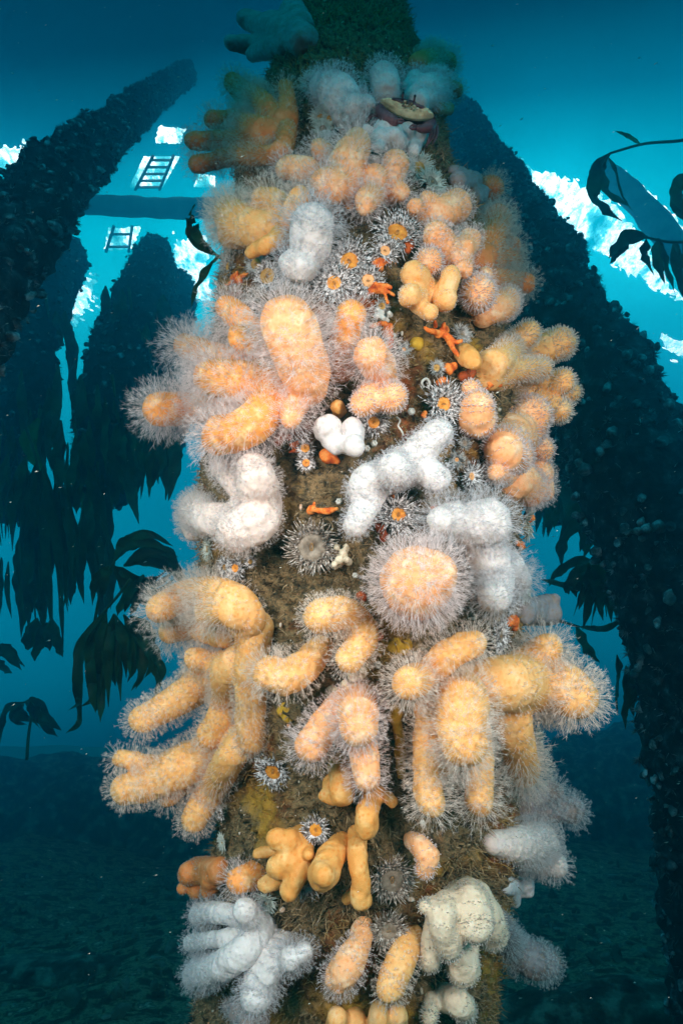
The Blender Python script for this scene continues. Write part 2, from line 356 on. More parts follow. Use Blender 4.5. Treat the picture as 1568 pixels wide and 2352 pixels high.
def kelp(label, d, stipe, blades, mat=None, seed=0):
    base = at(stipe[0][0], stipe[0][1], d); t = thing('kelp', label, 'kelp', base, 'kelp fronds round the pilings')
    b = MB(); P = smoothpath(np.array([at(x, y, d) for x, y in stipe]), 6); b.tube(P, np.linspace(4.0, 2.6, len(P)) / F_PX * d, 8); b.build('stipe', M_KELP, t)
    g = np.random.default_rng(seed + 5)
    for i, (pts, wd, *rest) in enumerate(blades):
        dd = d + g.uniform(-.12, .12); k = 1 if wd < 24 or rest else int(wd / 9)
        bb = MB()
        for j in range(k):     # a wide blade is torn into straps that join at its foot
            off = (j - (k - 1) / 2) * wd / k * .95 if k > 1 else 0; q = []; ws = wd * 1.25 if k == 1 else wd / k * 2.3; cut = 1 if k == 1 else g.uniform(.62, 1.08)
            P0 = np.array(pts, float); x0, y0 = P0[0]; sw = g.normal() * wd * .16
            T0 = P0[-1] - P0[0]; T0 /= np.linalg.norm(T0) + 1e-6; nx, ny = -T0[1], T0[0]
            for m_, (x, y) in enumerate(P0):
                f = m_ / (len(P0) - 1); e = min(1, f * 1.8); xx = x0 + (x - x0) * cut; yy = y0 + (y - y0) * cut
                q.append((xx + nx * (off * e + sw * f * f), yy + ny * (off * e + sw * f * f), dd + g.uniform(-.05, .05)))
            V, Fc = blade_arrays(q, ws, seed * 100 + i * 10 + j); bb.add(V, Fc)
        bb.build('blade', (rest[0] if rest else mat) or M_KELP, t)
kelp('frond hanging in front of the bright water at upper right', 2.6, [(1640, 300), (1568, 322), (1480, 330), (1400, 352)], [([(1402, 350), (1366, 395), (1366, 455), (1395, 490), (1442, 517)], 24), ([(1392, 355), (1412, 400), (1425, 450), (1452, 488)], 13), ([(1470, 332), (1440, 312), (1412, 300)], 7, M_KELP_BACKLIT)], seed=1)
kelp('many bladed frond drooping at the right edge over bright water', 2.4, [(1660, 520), (1600, 550), (1540, 556), (1480, 545)], [([(1485, 545), (1440, 545), (1412, 575), (1398, 598)], 26), ([(1482, 548), (1476, 590), (1500, 632)], 20), ([(1510, 548), (1512, 600), (1530, 668)], 28), ([(1545, 556), (1556, 620), (1576, 700)], 28), ([(1570, 556), (1595, 620), (1600, 680)], 26)], seed=2)
kelp('single dark blade cut by the right edge of the view', 2.2, [(1640, 330), (1600, 360), (1580, 400)], [([(1582, 395), (1548, 440), (1550, 480), (1590, 520)], 34)], seed=3)
kelp('black leaf shaped kelp blade curling out left of the piling', .98, [(520, 600), (500, 588), (486, 575)], [([(492, 585), (462, 560), (436, 525), (431, 495), (443, 470)], 27)], seed=4)
kelp('narrow black kelp blade sloping down beside the big orange coral', .98, [(500, 590), (490, 602)], [([(498, 592), (470, 630), (450, 668), (438, 706)], 15)], seed=5)
kelp('ragged curtain of kelp hanging from the left edge piling', 3.1, [(60, 980), (80, 1040), (90, 1085)], [([(20, 1040), (5, 1150), (15, 1270)], 36), ([(60, 1050), (45, 1170), (30, 1300)], 44), ([(85, 1060), (80, 1230), (60, 1420)], 60), ([(100, 1070), (115, 1250), (140, 1510)], 66), ([(130, 1090), (160, 1230), (178, 1380)], 50), ([(90, 1180), (90, 1350), (100, 1480)], 50), ([(60, 1180), (75, 1370), (70, 1440)], 30)], seed=6)
kelp('bright green translucent kelp blade lit from behind at left', 3.6, [(92, 940), (90, 965)], [([(90, 960), (68, 1010), (82, 1050), (112, 1092)], 27, M_KELP_BACKLIT), ([(140, 965), (132, 1040), (142, 1090)], 22), ([(180, 1110), (190, 1150), (196, 1190)], 16, M_KELP_BACKLIT)], seed=7)
kelp('kelp fringe dangling from the foot of the middle left piling', 3.4, [(225, 1060), (226, 1120)], [([(222, 1080), (212, 1200), (214, 1310)], 42), ([(235, 1090), (245, 1200), (238, 1290)], 26), ([(260, 1060), (266, 1130), (285, 1180)], 26), ([(285, 1060), (300, 1110), (298, 1140)], 22), ([(180, 1090), (176, 1140), (170, 1180)], 20), ([(205, 1080), (230, 1160), (250, 1240)], 30)], seed=8)
kelp('feathery kelp tuft hanging left of the white coral', 2.8, [(380, 960), (375, 1000)], [([(352, 1005), (345, 1060), (346, 1140)], 30), ([(372, 1000), (375, 1060), (360, 1115)], 36), ([(392, 1000), (400, 1060), (388, 1150)], 26), ([(410, 1000), (412, 1040), (418, 1090)], 22), ([(322, 1010), (318, 1040), (322, 1082)], 12)], seed=9)
kelp('broad arching kelp with a domed blade left of the yellow coral', 2.4, [(216, 1440), (232, 1360), (262, 1290)], [([(262, 1290), (290, 1250), (345, 1240), (400, 1270)], 30), ([(285, 1300), (340, 1275), (410, 1290), (440, 1350)], 66), ([(250, 1300), (225, 1340), (215, 1400)], 30), ([(262, 1300), (300, 1340), (370, 1370), (420, 1340)], 60), ([(330, 1320), (300, 1380), (290, 1420)], 50)], seed=10)
kelp('great dark kelp plant hanging in ragged tails at lower left', 2.2, [(300, 1330), (270, 1370), (235, 1410)], [([(238, 1408), (196, 1480), (190, 1570), (196, 1640), (166, 1668)], 44), ([(245, 1410), (225, 1500), (218, 1600), (214, 1652)], 62), ([(262, 1410), (270, 1510), (272, 1625)], 72), ([(285, 1412), (330, 1500), (350, 1560), (330, 1610)], 66), ([(300, 1415), (350, 1470), (376, 1520)], 40)], seed=11)
kelp('torn kelp with pointed tails low in the left background', 3.0, [(90, 1400), (100, 1440)], [([(86, 1420), (70, 1480), (64, 1510)], 26), ([(110, 1430), (90, 1490), (84, 1520)], 22), ([(120, 1420), (125, 1480), (138, 1520)], 28), ([(20, 1290), (18, 1360), (30, 1420)], 9), ([(5, 1280), (2, 1350), (0, 1420)], 12), ([(40, 1290), (48, 1350), (60, 1430)], 7)], seed=12)
kelp('small kelp blade poking in at the left edge', 3.0, [(-40, 1500), (-10, 1500)], [([(-15, 1498), (20, 1495), (60, 1535)], 24), ([(-15, 1500), (10, 1530), (30, 1545)], 18)], seed=13)
kelp('stooped kelp plant standing on the mound at far left', 3.4, [(62, 1745), (66, 1690), (72, 1640), (60, 1612)], [([(60, 1612), (20, 1625), (8, 1660), (2, 1710)], 12), ([(58, 1612), (90, 1618), (120, 1665), (152, 1690)], 24), ([(50, 1614), (40, 1650), (70, 1665)], 36), ([(70, 1612), (85, 1640), (105, 1670)], 30)], seed=14)
kelp('fan of kelp fingers hanging behind the right hand corals', 3.1, [(1400, 1100), (1370, 1140), (1350, 1170)], [([(1350, 1165), (1300, 1190), (1262, 1290)], 24), ([(1345, 1170), (1290, 1240), (1286, 1300)], 22), ([(1355, 1170), (1350, 1230), (1330, 1300)], 44), ([(1380, 1170), (1392, 1230), (1380, 1290)], 50)], seed=15)
kelp('spreading kelp with curved fingers at mid right background', 2.5, [(1440, 1250), (1400, 1275), (1372, 1290)], [([(1372, 1290), (1320, 1290), (1275, 1320), (1262, 1350)], 18), ([(1368, 1300), (1320, 1320), (1290, 1370), (1292, 1400)], 24), ([(1372, 1300), (1345, 1350), (1320, 1420)], 34), ([(1376, 1300), (1370, 1370), (1360, 1440)], 38), ([(1380, 1300), (1400, 1370), (1410, 1440)], 38), ([(1385, 1295), (1420, 1340), (1432, 1400)], 26), ([(1370, 1290), (1320, 1345), (1240, 1330)], 20)], seed=16)
kelp('strap like kelp sweeping across above the round boulder at right', 2.6, [(1240, 1410), (1290, 1428), (1330, 1440)], [([(1330, 1440), (1390, 1445), (1450, 1412)], 13), ([(1322, 1438), (1350, 1490), (1378, 1520)], 18), ([(1300, 1430), (1260, 1420), (1225, 1430)], 12)], seed=17)
kelp('dark kelp blades hanging close behind the peach coral at right', 3.0, [(1290, 980), (1285, 1010)], [([(1290, 1010), (1275, 1060), (1250, 1140)], 22), ([(1300, 1010), (1320, 1070), (1310, 1140)], 30), ([(1330, 1030), (1345, 1080), (1335, 1160)], 26), ([(1270, 1140), (1262, 1190), (1256, 1240)], 30)], seed=18)
def curtain(label, cx, y0, hw, ln, d, n, seed):
    g = np.random.default_rng(seed); bl = []
    for i in range(n):
        x = cx + hw * (2 * (i + .5) / n - 1); y = y0 + g.uniform(-.25, .3) * ln; l_ = ln * g.uniform(.6, 1.1); s1 = g.normal() * 10
        bl.append(([(x, y), (x + s1 * .4, y + l_ * .35), (x + s1 + g.normal() * 6, y + l_ * .7), (x + s1 * 1.4, y + l_)], g.uniform(12, 32)))
    kelp(label, d, [(cx - 4, y0 - 40), (cx, y0 - 10), (cx + 3, y0 + 12)], bl, seed=seed)
curtain('kelp curtain on the upper part of the hazy middle left piling', 300, 700, 85, 190, 4.5, 9, 31)
curtain('kelp curtain lower down the hazy middle left piling', 262, 900, 85, 230, 3.8, 9, 32)
curtain('kelp curtain at the top of the broad left edge piling', 110, 720, 70, 200, 4.8, 7, 33)
curtain('kelp curtain draped halfway down the broad left edge piling', 50, 900, 95, 260, 3.9, 9, 34)
curtain('kelp curtain beside the long fringed orange corals', 385, 820, 60, 210, 4.9, 7, 35)
curtain('long kelp curtain filling the gap left of the white coral', 330, 940, 70, 230, 3.3, 8, 40)
curtain('kelp curtain hanging over the lower left background', 150, 1180, 110, 230, 3.2, 11, 41)
curtain('sparse kelp streamers between the left pilings', 175, 1010, 45, 210, 3.4, 5, 36)
curtain('kelp curtain behind the right hand corals at mid height', 1285, 1020, 50, 190, 3.6, 5, 37)
curtain('kelp tails below the inner edge of the big right piling', 1395, 1290, 55, 170, 2.35, 6, 38)
curtain('weedy kelp skirt at the lower inner edge of the right piling', 1455, 1500, 50, 160, 2.3, 5, 39)
# drifting specks in the water
def specks():
    g = np.random.default_rng(5); n = 800; px = g.uniform(0, 1568, n); py = g.uniform(0, 2352, n) ** 1.0; d = g.uniform(.45, 2.2, n)
    C = at(px, py, d); sz = g.uniform(.3, 1.0, (n, 1)) ** 2 * 2.4 / F_PX * d[:, None]
    dr = (R_ * .9 + U_ * .35)[None] + g.normal(size=(n, 3)) * .2; el = g.uniform(.6, 3.2, (n, 1))
    q = g.normal(size=(n, 3)); q /= np.linalg.norm(q, axis=1)[:, None]
    q2 = np.cross(dr, q); W = np.stack([C - dr * sz * el, C + q * sz, C + q2 * sz, C + dr * sz * el], 1).reshape(-1, 3)
    o = (np.arange(n) * 4)[:, None]; Fc = np.concatenate([o + [0, 1, 2], o + [0, 2, 3], o + [0, 3, 1], o + [1, 3, 2]])
    m = noise_mat('speck', [(0, (.6, .6, .5)), (1, (.8, .8, .7))], 3)
    tag(mesh_obj('drifting_specks', W, Fc, m), 'pale specks of plankton and silt drifting in the water', 'plankton', kind='stuff')
specks()
# ================================================================ the coral covered piling
#        py   centre  width  axis depth
PT = np.array([(-260, 780, 250, 1.50), (0, 800, 270, 1.34), (120, 800, 335, 1.22), (250, 800, 430, 1.11), (400, 800, 520, 1.02), (560, 815, 610, .97),
               (700, 825, 690, .93), (1000, 820, 740, .89), (1300, 828, 770, .88), (1600, 862, 690, .87), (1900, 835, 720, .88), (2150, 800, 700, .90), (2400, 785, 690, .93), (2700, 780, 690, .98), (3300, 780, 690, 1.05)], float)
def pile_at(py):
    return [np.interp(py, PT[:, 0], PT[:, i]) for i in (1, 2, 3)]
def dsurf(px, py):
    "depth of the piling's front seen at a picture position (its axis depth outside the outline)"
    px = np.asarray(px, float); py = np.asarray(py, float); yy = py.copy(); d = np.full(np.broadcast(px, py).shape, .8)
    for _ in range(14):
        c, wd, D = pile_at(yy); r = wd / 2 * D / F_PX * .94; t = ((px - 784) * d - (c - 784) * D) / F_PX / r
        d2 = D - r * np.sqrt(np.clip(1 - t * t, 0, 1)); d = .5 * d + .5 * d2; yy = 1176 - (1176 - py) * d / D
    return d
def psurf(px, py, lift=0.0): return at(px, py, dsurf(px, py) - lift)
def pnormal(px, py):
    c, wd, D = pile_at(py); t = np.clip((px - c) / (wd / 2), -1, 1); n = t * R_ - math.sqrt(max(0, 1 - t * t)) * F_
    return n / np.linalg.norm(n)
def crust_mat():
    m, n, o = mat_new('encrusting_turf'); p = principled(n, .9, .15)
    c1 = ramp(n, noisy(n, 70, 10, rough=.75), [(.36, (.010, .007, .004)), (.46, (.10, .072, .038)), (.55, (.28, .185, .09)), (.62, (.03, .022, .012)), (.72, (.45, .40, .33))])
    c2 = ramp(n, noisy(n, 13, 6), [(.36, (.50, .10, .015)), (.46, (.14, .05, .012)), (.58, (.46, .25, .03)), (.7, (.16, .09, .03))])
    mk = ramp(n, noisy(n, 8.5, 5), [(.49, (0, 0, 0)), (.60, (.85, .85, .85))]); mx = N(n, 'ShaderNodeMixRGB'); gz = N(n, 'ShaderNodeNewGeometry'); sz = N(n, 'ShaderNodeSeparateXYZ'); L(n, gz.outputs['Position'], sz.inputs[0]); mz = N(n, 'ShaderNodeMapRange')
    mz.inputs['From Min'].default_value = 1.95; mz.inputs['From Max'].default_value = 1.7; L(n, sz.outputs['Z'], mz.inputs['Value']); mm = N(n, 'ShaderNodeMath', operation='MULTIPLY'); L(n, mk, mm.inputs[0]); L(n, mz.outputs[0], mm.inputs[1]); L(n, mm.outputs[0], mx.inputs[0]); L(n, c1, mx.inputs[1]); L(n, c2, mx.inputs[2])
    L(n, mx.outputs[0], p.inputs['Base Color']); bump(n, noisy(n, 120, 6), p, 1, .006); L(n, p.outputs[0], o.inputs[0]); return m
M_CRUST = crust_mat()
def main_piling():
    rows = np.linspace(-260, 2700, 520); k = 190; V = []; ax = []
    for y in rows:
        c, wd, D = pile_at(y); r = wd / 2 * D / F_PX * .93; C = at(c, y, D)
        a = np.arange(k) * 2 * math.pi / k; V.append(C + r * (np.cos(a)[:, None] * R_ + np.sin(a)[:, None] * F_)); ax.append(np.repeat(C[None], k, 0))
    V = np.concatenate(V); A = np.concatenate(ax); Nn = V - A; Nn /= np.linalg.norm(Nn, axis=1)[:, None]
    V = V + Nn * (-.004 + .007 * fbm(V, 4, 2, 7) + .008 * fbm(V, 17, 4, 9) + .0030 * RNG.normal(size=len(V)))[:, None]
    n = len(rows); i, j = np.meshgrid(np.arange(n - 1), np.arange(k), indexing='ij'); a = i * k + j; b = i * k + (j + 1) % k
    Fc = np.stack([a, b, b + k, a + k], -1).reshape(-1, 4)
    t = thing('coral_piling', 'upright pier piling thickly covered in soft corals and brown turf', 'piling', at(790, 2700, .98))
    mesh_obj('encrusted_timber', V, Fc, M_CRUST, t)
    return t, V, Nn, rows, k
PILE, PV, PN, _, _ = main_piling()
def turf_mat(name, stops, sc):
    m, n, o = mat_new(name); p = principled(n, .8, .2); c0 = ramp(n, noisy(n, sc, 7, rough=.7), stops)
    mk = ramp(n, noisy(n, 8.5, 5), [(.50, (0, 0, 0)), (.60, (.6, .6, .6))]); mq = N(n, 'ShaderNodeMixRGB'); L(n, mk, mq.inputs[0]); L(n, c0, mq.inputs[1]); mq.inputs[2].default_value = (.42, .22, .035, 1); c = mq.outputs[0]; L(n, c, p.inputs['Base Color'])
    t = N(n, 'ShaderNodeBsdfTranslucent'); L(n, c, t.inputs[0]); mx = N(n, 'ShaderNodeMixShader'); mx.inputs[0].default_value = .3
    L(n, p.outputs[0], mx.inputs[1]); L(n, t.outputs[0], mx.inputs[2]); L(n, mx.outputs[0], o.inputs[0]); return m
M_TURF = turf_mat('hydroid_turf', [(.30, (.02, .012, .005)), (.42, (.16, .115, .06)), (.50, (.46, .34, .20)), (.58, (.18, .11, .045)), (.66, (.5, .44, .35))], 90)
def turf():
    g = np.random.default_rng(3); n = 170000; idx = g.integers(0, len(PV), n); C = PV[idx] + g.normal(size=(n, 3)) * .0015; Nn = PN[idx]
    f = fbm(C, 6, 3, 4); keep = g.uniform(size=n) < np.clip(.75 + f * .9, .2, 1)
    front = (Nn @ F_) < .35; keep &= front; C = C[keep]; Nn = Nn[keep]; f = f[keep]; n = len(C)
    D = Nn + g.normal(size=(n, 3)) * .75; D /= np.linalg.norm(D, axis=1)[:, None]; S = np.cross(D, g.normal(size=(n, 3))); S /= np.linalg.norm(S, axis=1)[:, None]
    ln = (g.uniform(.004, .014, n) * (1 + .6 * f))[:, None]; w_ = g.uniform(.0003, .0008, (n, 1)); mid = C + D * ln * .55 + g.normal(size=(n, 3)) * .0008
    W = np.stack([C - S * w_, C + S * w_, mid + S * w_ * .8, mid - S * w_ * .8, mid + D * ln * .45 + g.normal(size=(n, 3)) * .0016], 1).reshape(-1, 3)
    o = (np.arange(n) * 5)[:, None]; Fc = np.concatenate([o + [0, 1, 2], o + [0, 2, 3], o + [3, 2, 4]])
    tb = mesh_obj('hydroid_turf', W, Fc, M_TURF, PILE); tb['kind'] = 'stuff'
turf()
def grit():
    g = np.random.default_rng(8); n = 2600; idx = g.integers(0, len(PV), n); b = bmesh.new(); bmesh.ops.create_icosphere(b, subdivisions=1, radius=1); IV = np.array([v.co[:] for v in b.verts]); IF = np.array([[v.index for v in f.verts] for f in b.faces]); b.free()
    k = (PN[idx] @ F_) < .3; idx = idx[k]; n = len(idx); S = .0008 + .0022 * g.uniform(size=n) ** 3
    W = (PV[idx][:, None] + PN[idx][:, None] * .002 + IV[None] * S[:, None, None] * g.uniform(.5, 1.5, (n, 1, 3)) * (1 + .25 * g.normal(size=(n, len(IV), 1)))).reshape(-1, 3)
    m = noise_mat('shell_grit', [(.35, (.35, .28, .18)), (.5, (.62, .58, .50)), (.6, (.55, .2, .05)), (.7, (.8, .78, .72))], 30, .7)
    mesh_obj('shell_grit', W, (IF[None] + (np.arange(n) * len(IV))[:, None, None]).reshape(-1, 3), m, PILE)['kind'] = 'stuff'
grit()
# ================================================================ soft corals (dead man's fingers)
def coral_mat(name, base, dot, amt=.5, sss=.25, rough=.6):
    m, n, o = mat_new(name); p = principled(n, rough, .3)
    g = N(n, 'ShaderNodeNewGeometry'); v = N(n, 'ShaderNodeTexVoronoi'); v.inputs['Scale'].default_value = 190; L(n, g.outputs['Position'], v.inputs['Vector'])
    v2 = N(n, 'ShaderNodeTexVoronoi'); v2.inputs['Scale'].default_value = 150; L(n, g.outputs['Position'], v2.inputs['Vector'])
    f = ramp(n, v.outputs['Distance'], [(.16, (amt + .15,) * 3), (.40, (0, 0, 0))])
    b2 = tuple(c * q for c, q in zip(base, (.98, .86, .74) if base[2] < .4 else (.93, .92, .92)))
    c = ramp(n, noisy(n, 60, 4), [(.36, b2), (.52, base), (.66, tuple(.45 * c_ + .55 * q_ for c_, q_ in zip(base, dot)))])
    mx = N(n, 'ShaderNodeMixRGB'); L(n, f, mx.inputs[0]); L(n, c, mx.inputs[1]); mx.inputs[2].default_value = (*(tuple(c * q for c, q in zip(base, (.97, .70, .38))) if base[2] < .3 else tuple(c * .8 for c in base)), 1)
    L(n, mx.outputs[0], p.inputs['Base Color'])
    p.inputs['Subsurface Weight'].default_value = sss; p.inputs['Subsurface Radius'].default_value = (1, .5, .25); p.inputs['Subsurface Scale'].default_value = .006
    ad = N(n, 'ShaderNodeMath', operation='ADD'); L(n, v2.outputs['Distance'], ad.inputs[0]); L(n, noisy(n, 140, 5), ad.inputs[1]); bump(n, ad.outputs[0], p, .4, .0018); L(n, p.outputs[0], o.inputs[0]); return m
def polyp_mat(name, col, tr=.55):
    m, n, o = mat_new(name); d = N(n, 'ShaderNodeBsdfDiffuse'); d.inputs[0].default_value = (*col, 1)
    t = N(n, 'ShaderNodeBsdfTranslucent'); t.inputs[0].default_value = (*col, 1); mx = N(n, 'ShaderNodeMixShader'); mx.inputs[0].default_value = tr
    L(n, d.outputs[0], mx.inputs[1]); L(n, t.outputs[0], mx.inputs[2]); L(n, mx.outputs[0], o.inputs[0]); return m
KINDS_ = {   # body, dots, polyps
    'orange': (coral_mat('coral_orange', (.90, .37, .10), (1, .72, .40)), polyp_mat('polyps_pinkish', (.95, .86, .86))),
    'peach': (coral_mat('coral_peach', (.90, .45, .22), (1, .78, .55)), polyp_mat('polyps_rosy', (.95, .86, .86))),
    'yellow': (coral_mat('coral_yellow', (.86, .46, .17), (.92, .62, .36)), polyp_mat('polyps_cream', (.95, .86, .80))),
    'gold': (coral_mat('coral_gold', (.78, .37, .10), (.92, .60, .26), .6, .15), polyp_mat('polyps_gold', (.85, .62, .36))),
    'white': (coral_mat('coral_white', (.68, .62, .60), (.80, .76, .75), .6), polyp_mat('polyps_white', (.80, .77, .79))),
    'blush': (coral_mat('coral_blush', (.78, .62, .55), (.86, .76, .72), .5), polyp_mat('polyps_blush', (.90, .82, .80))),
    'beige': (coral_mat('coral_beige', (.72, .56, .40), (.80, .70, .56), .5), polyp_mat('polyps_beige', (.80, .74, .68))),
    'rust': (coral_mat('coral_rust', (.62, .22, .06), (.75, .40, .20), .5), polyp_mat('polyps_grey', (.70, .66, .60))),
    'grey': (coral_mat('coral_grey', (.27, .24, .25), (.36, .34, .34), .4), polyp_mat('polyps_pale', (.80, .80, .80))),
}
def body_mesh(name, balls, mat, parent, voxel, seed):
    b = MB()
    for c, r in balls: b.sphere(c, r, 18, 11)
    me = bpy.data.meshes.new(name); me.from_pydata([tuple(v) for v in np.concatenate(b.v)], [], b.f); tmp = bpy.data.objects.new(name, me); COL.objects.link(tmp)
    m = tmp.modifiers.new('r', 'REMESH'); m.mode = 'VOXEL'; m.voxel_size = voxel
    s = tmp.modifiers.new('s', 'SMOOTH'); s.iterations = 12; s.factor = .6
    dg = bpy.context.evaluated_depsgraph_get(); ev = tmp.evaluated_get(dg); e = ev.to_mesh(); n = len(e.vertices)
    V = np.empty(n * 3, np.float32); e.vertices.foreach_get('co', V); V = V.reshape(-1, 3).astype(float)
    Nn = np.empty(n * 3, np.float32); e.vertices.foreach_get('normal', Nn); Nn = Nn.reshape(-1, 3)
    Fc = [list(p.vertices) for p in e.polygons]; ev.to_mesh_clear(); bpy.data.objects.remove(tmp); bpy.data.meshes.remove(me)
    V += Nn * (.0012 * fbm(V, 38, 3, seed) + .0012)[:, None]
    return mesh_obj(name, V, Fc, mat, parent)
def polyps(parent, P, D, ln, mat, g, crown=True, name='polyps', thick=.00042):
    "one translucent polyp per point P, standing along D, ln metres long"
    n = len(P)
    if n == 0: return
    q = g.normal(size=(n, 3)); S = np.cross(D, q); S /= np.linalg.norm(S, axis=1)[:, None]; B = np.cross(D, S)
    bend = g.normal(size=(n, 3)) * .24; ln = ln[:, None]; th = thick * g.uniform(.8, 1.3, (n, 1)); bot = P - D * .001
    mid = P + (D + bend * .5) * ln * .45; top = P + (D + bend * 1.2) * ln * .68
    V = []; a3 = np.arange(3) * 2.0944
    for c, k in ((bot, 1.3), (mid, .9), (top, 1.0)):
        for a in a3: V.append(c + (S * math.cos(a) + B * math.sin(a)) * th * k)
    F0 = []
    for r in (0, 3):
        for j in range(3): F0 += [[r + j, r + (j + 1) % 3, r + 3 + (j + 1) % 3], [r + j, r + 3 + (j + 1) % 3, r + 3 + j]]
    if crown:
        nt_ = 6; ph = g.uniform(0, 6.28, (n, 1))
        for t in range(nt_):
            a = ph + t * 6.283 / nt_; dr = S * np.cos(a) + B * np.sin(a); pr = -S * np.sin(a) + B * np.cos(a)
            L_ = ln * g.uniform(.20, .32, (n, 1)); e1 = top + dr * L_ * .55 + D * L_ * .55; e2 = top + dr * L_ * (1.0) + D * L_ * g.uniform(.5, 1.1, (n, 1))
            i = len(V); V += [top - pr * th * .7, top + pr * th * .7, e1 + pr * th * .75, e1 - pr * th * .75, e2]
            F0 += [[i, i + 1, i + 2], [i, i + 2, i + 3], [i + 3, i + 2, i + 4]]
    m = len(V); W = np.stack(V, 1).reshape(-1, 3); Fc = (np.array(F0)[None] + (np.arange(n) * m)[:, None, None]).reshape(-1, 3)
    o = mesh_obj(name, W, Fc, mat, parent); o['kind'] = 'stuff'; return o
NC = [0]
def coral(label, kind, fz, branches, sp=4.6, bare=.18, group='soft coral colonies on the piling', name='soft_coral', crown=True, back=0.0, sz=1.0):
    """branches: lists of (px, py, lift in cm, radius px) from base to tip; fz fuzz length px; bare: share of a branch
    near the base without polyps; sp: polyp spacing in mm"""
    NC[0] += 1; g = np.random.default_rng(100 + NC[0]); body, pm = KINDS_[kind]; chains = []; balls = []
    for br in branches:
        a = np.array(br, float); d = np.array([float(dsurf(x, y)) for x, y in a[:, :2]]) - a[:, 2] / 100 + back
        P = at(a[:, 0], a[:, 1], d); r = a[:, 3] / F_PX * d * (1.08 if fz > 12 else 1.02); d4 = np.c_[P, r, d]
        s = smoothpath(d4, 10) if len(a) > 1 else d4
        s[:, 3] = np.clip(s[:, 3], d4[:, 3].min() * .9, d4[:, 3].max() * 1.05)
        if len(s) > 1:
            seg = np.r_[0, np.cumsum(np.linalg.norm(np.diff(s[:, :3], axis=0), axis=1))]; m = max(3, int(seg[-1] / .004)); q = np.linspace(0, seg[-1], m)
            s = np.stack([np.interp(q, seg, s[:, i]) for i in range(5)], 1)
        chains.append(s); step = max(1, int(s[:, 3].mean() * .17 / .004)) if len(s) > 1 else 1
        ii = sorted(set(list(range(0, len(s), step)) + [len(s) - 1])); balls += [(s[i, :3], s[i, 3]) for i in ii]
    base = chains[0][0]; t = thing(name, label, 'soft coral', base[:3], group)
    body_mesh('body', balls, body, t, float(np.clip(min(r for _, r in balls) * .22, .0020, .0034)), NC[0])
    if fz <= 0: return t
    allb = np.concatenate([s[:, :4] for s in chains]); PP = []; DD = []; LL = []; sp_ = sp / 1000 * .88
    for s in chains:
        m = len(s); r = s[:, 3]
        if m > 1:
            T, A, B = frames(s[:, :3]); seg = np.r_[0, np.cumsum(np.linalg.norm(np.diff(s[:, :3], axis=0), axis=1))]; x = sp_ * .5
            while x < seg[-1]:
                i = min(m - 1, np.searchsorted(seg, x)); f = x / seg[-1]; k = max(4, int(2 * math.pi * r[i] / sp_)); a = g.uniform(0, 6.28) + np.arange(k) * 6.283 / k + g.normal(size=k) * .3 / k * 6
                dv = np.cos(a)[:, None] * A[i] + np.sin(a)[:, None] * B[i]; dv = dv + T[i] * .15 * f
                dv = dv / np.linalg.norm(dv, axis=1)[:, None]; c = s[i, :3] + T[i] * g.normal(size=(k, 1)) * sp_ * .3
                e = np.clip((f - bare) / max(.15, .55 - bare), .12, 1)
                if e > 0:
                    keep = g.uniform(size=k) < .35 + .65 * e; PP.append((c + dv * r[i])[keep]); DD.append(dv[keep]); LL.append(np.full(keep.sum(), .45 + .55 * e) * s[i, 4])
                x += sp_
            Tt = T[-1]
        else: Tt = -F_ if True else None
        # cap at the tip: fibonacci hemisphere (whole ball for a single lobe)
        R = r[-1]; area = (2 if m > 1 else 3) * math.pi * R * R; k = max(8, int(area / sp_ ** 2)); u = np.arange(k) + .5
        z = 1 - u / k * (1.0 if m > 1 else 1.6); ph = u * 2.39996; q = np.sqrt(np.clip(1 - z * z, 0, 1))
        a = np.cross(Tt, [0.3, .2, .9]); a /= np.linalg.norm(a); b_ = np.cross(Tt, a)
        dv = z[:, None] * Tt + q[:, None] * (np.cos(ph)[:, None] * a + np.sin(ph)[:, None] * b_); dv += g.normal(size=dv.shape) * .05; dv /= np.linalg.norm(dv, axis=1)[:, None]
        PP.append(s[-1, :3] + dv * R); DD.append(dv); LL.append(np.full(k, 1.0) * s[-1, 4])
    P = np.concatenate(PP); D = np.concatenate(DD); LN = np.concatenate(LL)
    inside = np.zeros(len(P), bool)
    for c in range(0, len(allb), 60):
        q = allb[c:c + 60]; inside |= (np.linalg.norm(P[:, None] - q[None, :, :3], axis=2) < q[None, :, 3] * .93).any(1)
    P = P[~inside]; D = D[~inside]; LN = LN[~inside]
    patch = 1 + .16 * fbm(P, 18, 2, NC[0])
    ln = fz / F_PX * LN * (1.12 if fz > 28 else .95) * g.uniform(.68, 1.05, len(P)) * patch
    if fz < 14: crown = False
    polyps(t, P, D, ln, pm, g, crown, thick=.00015 * sz if crown else .00040)
    return t
C = coral
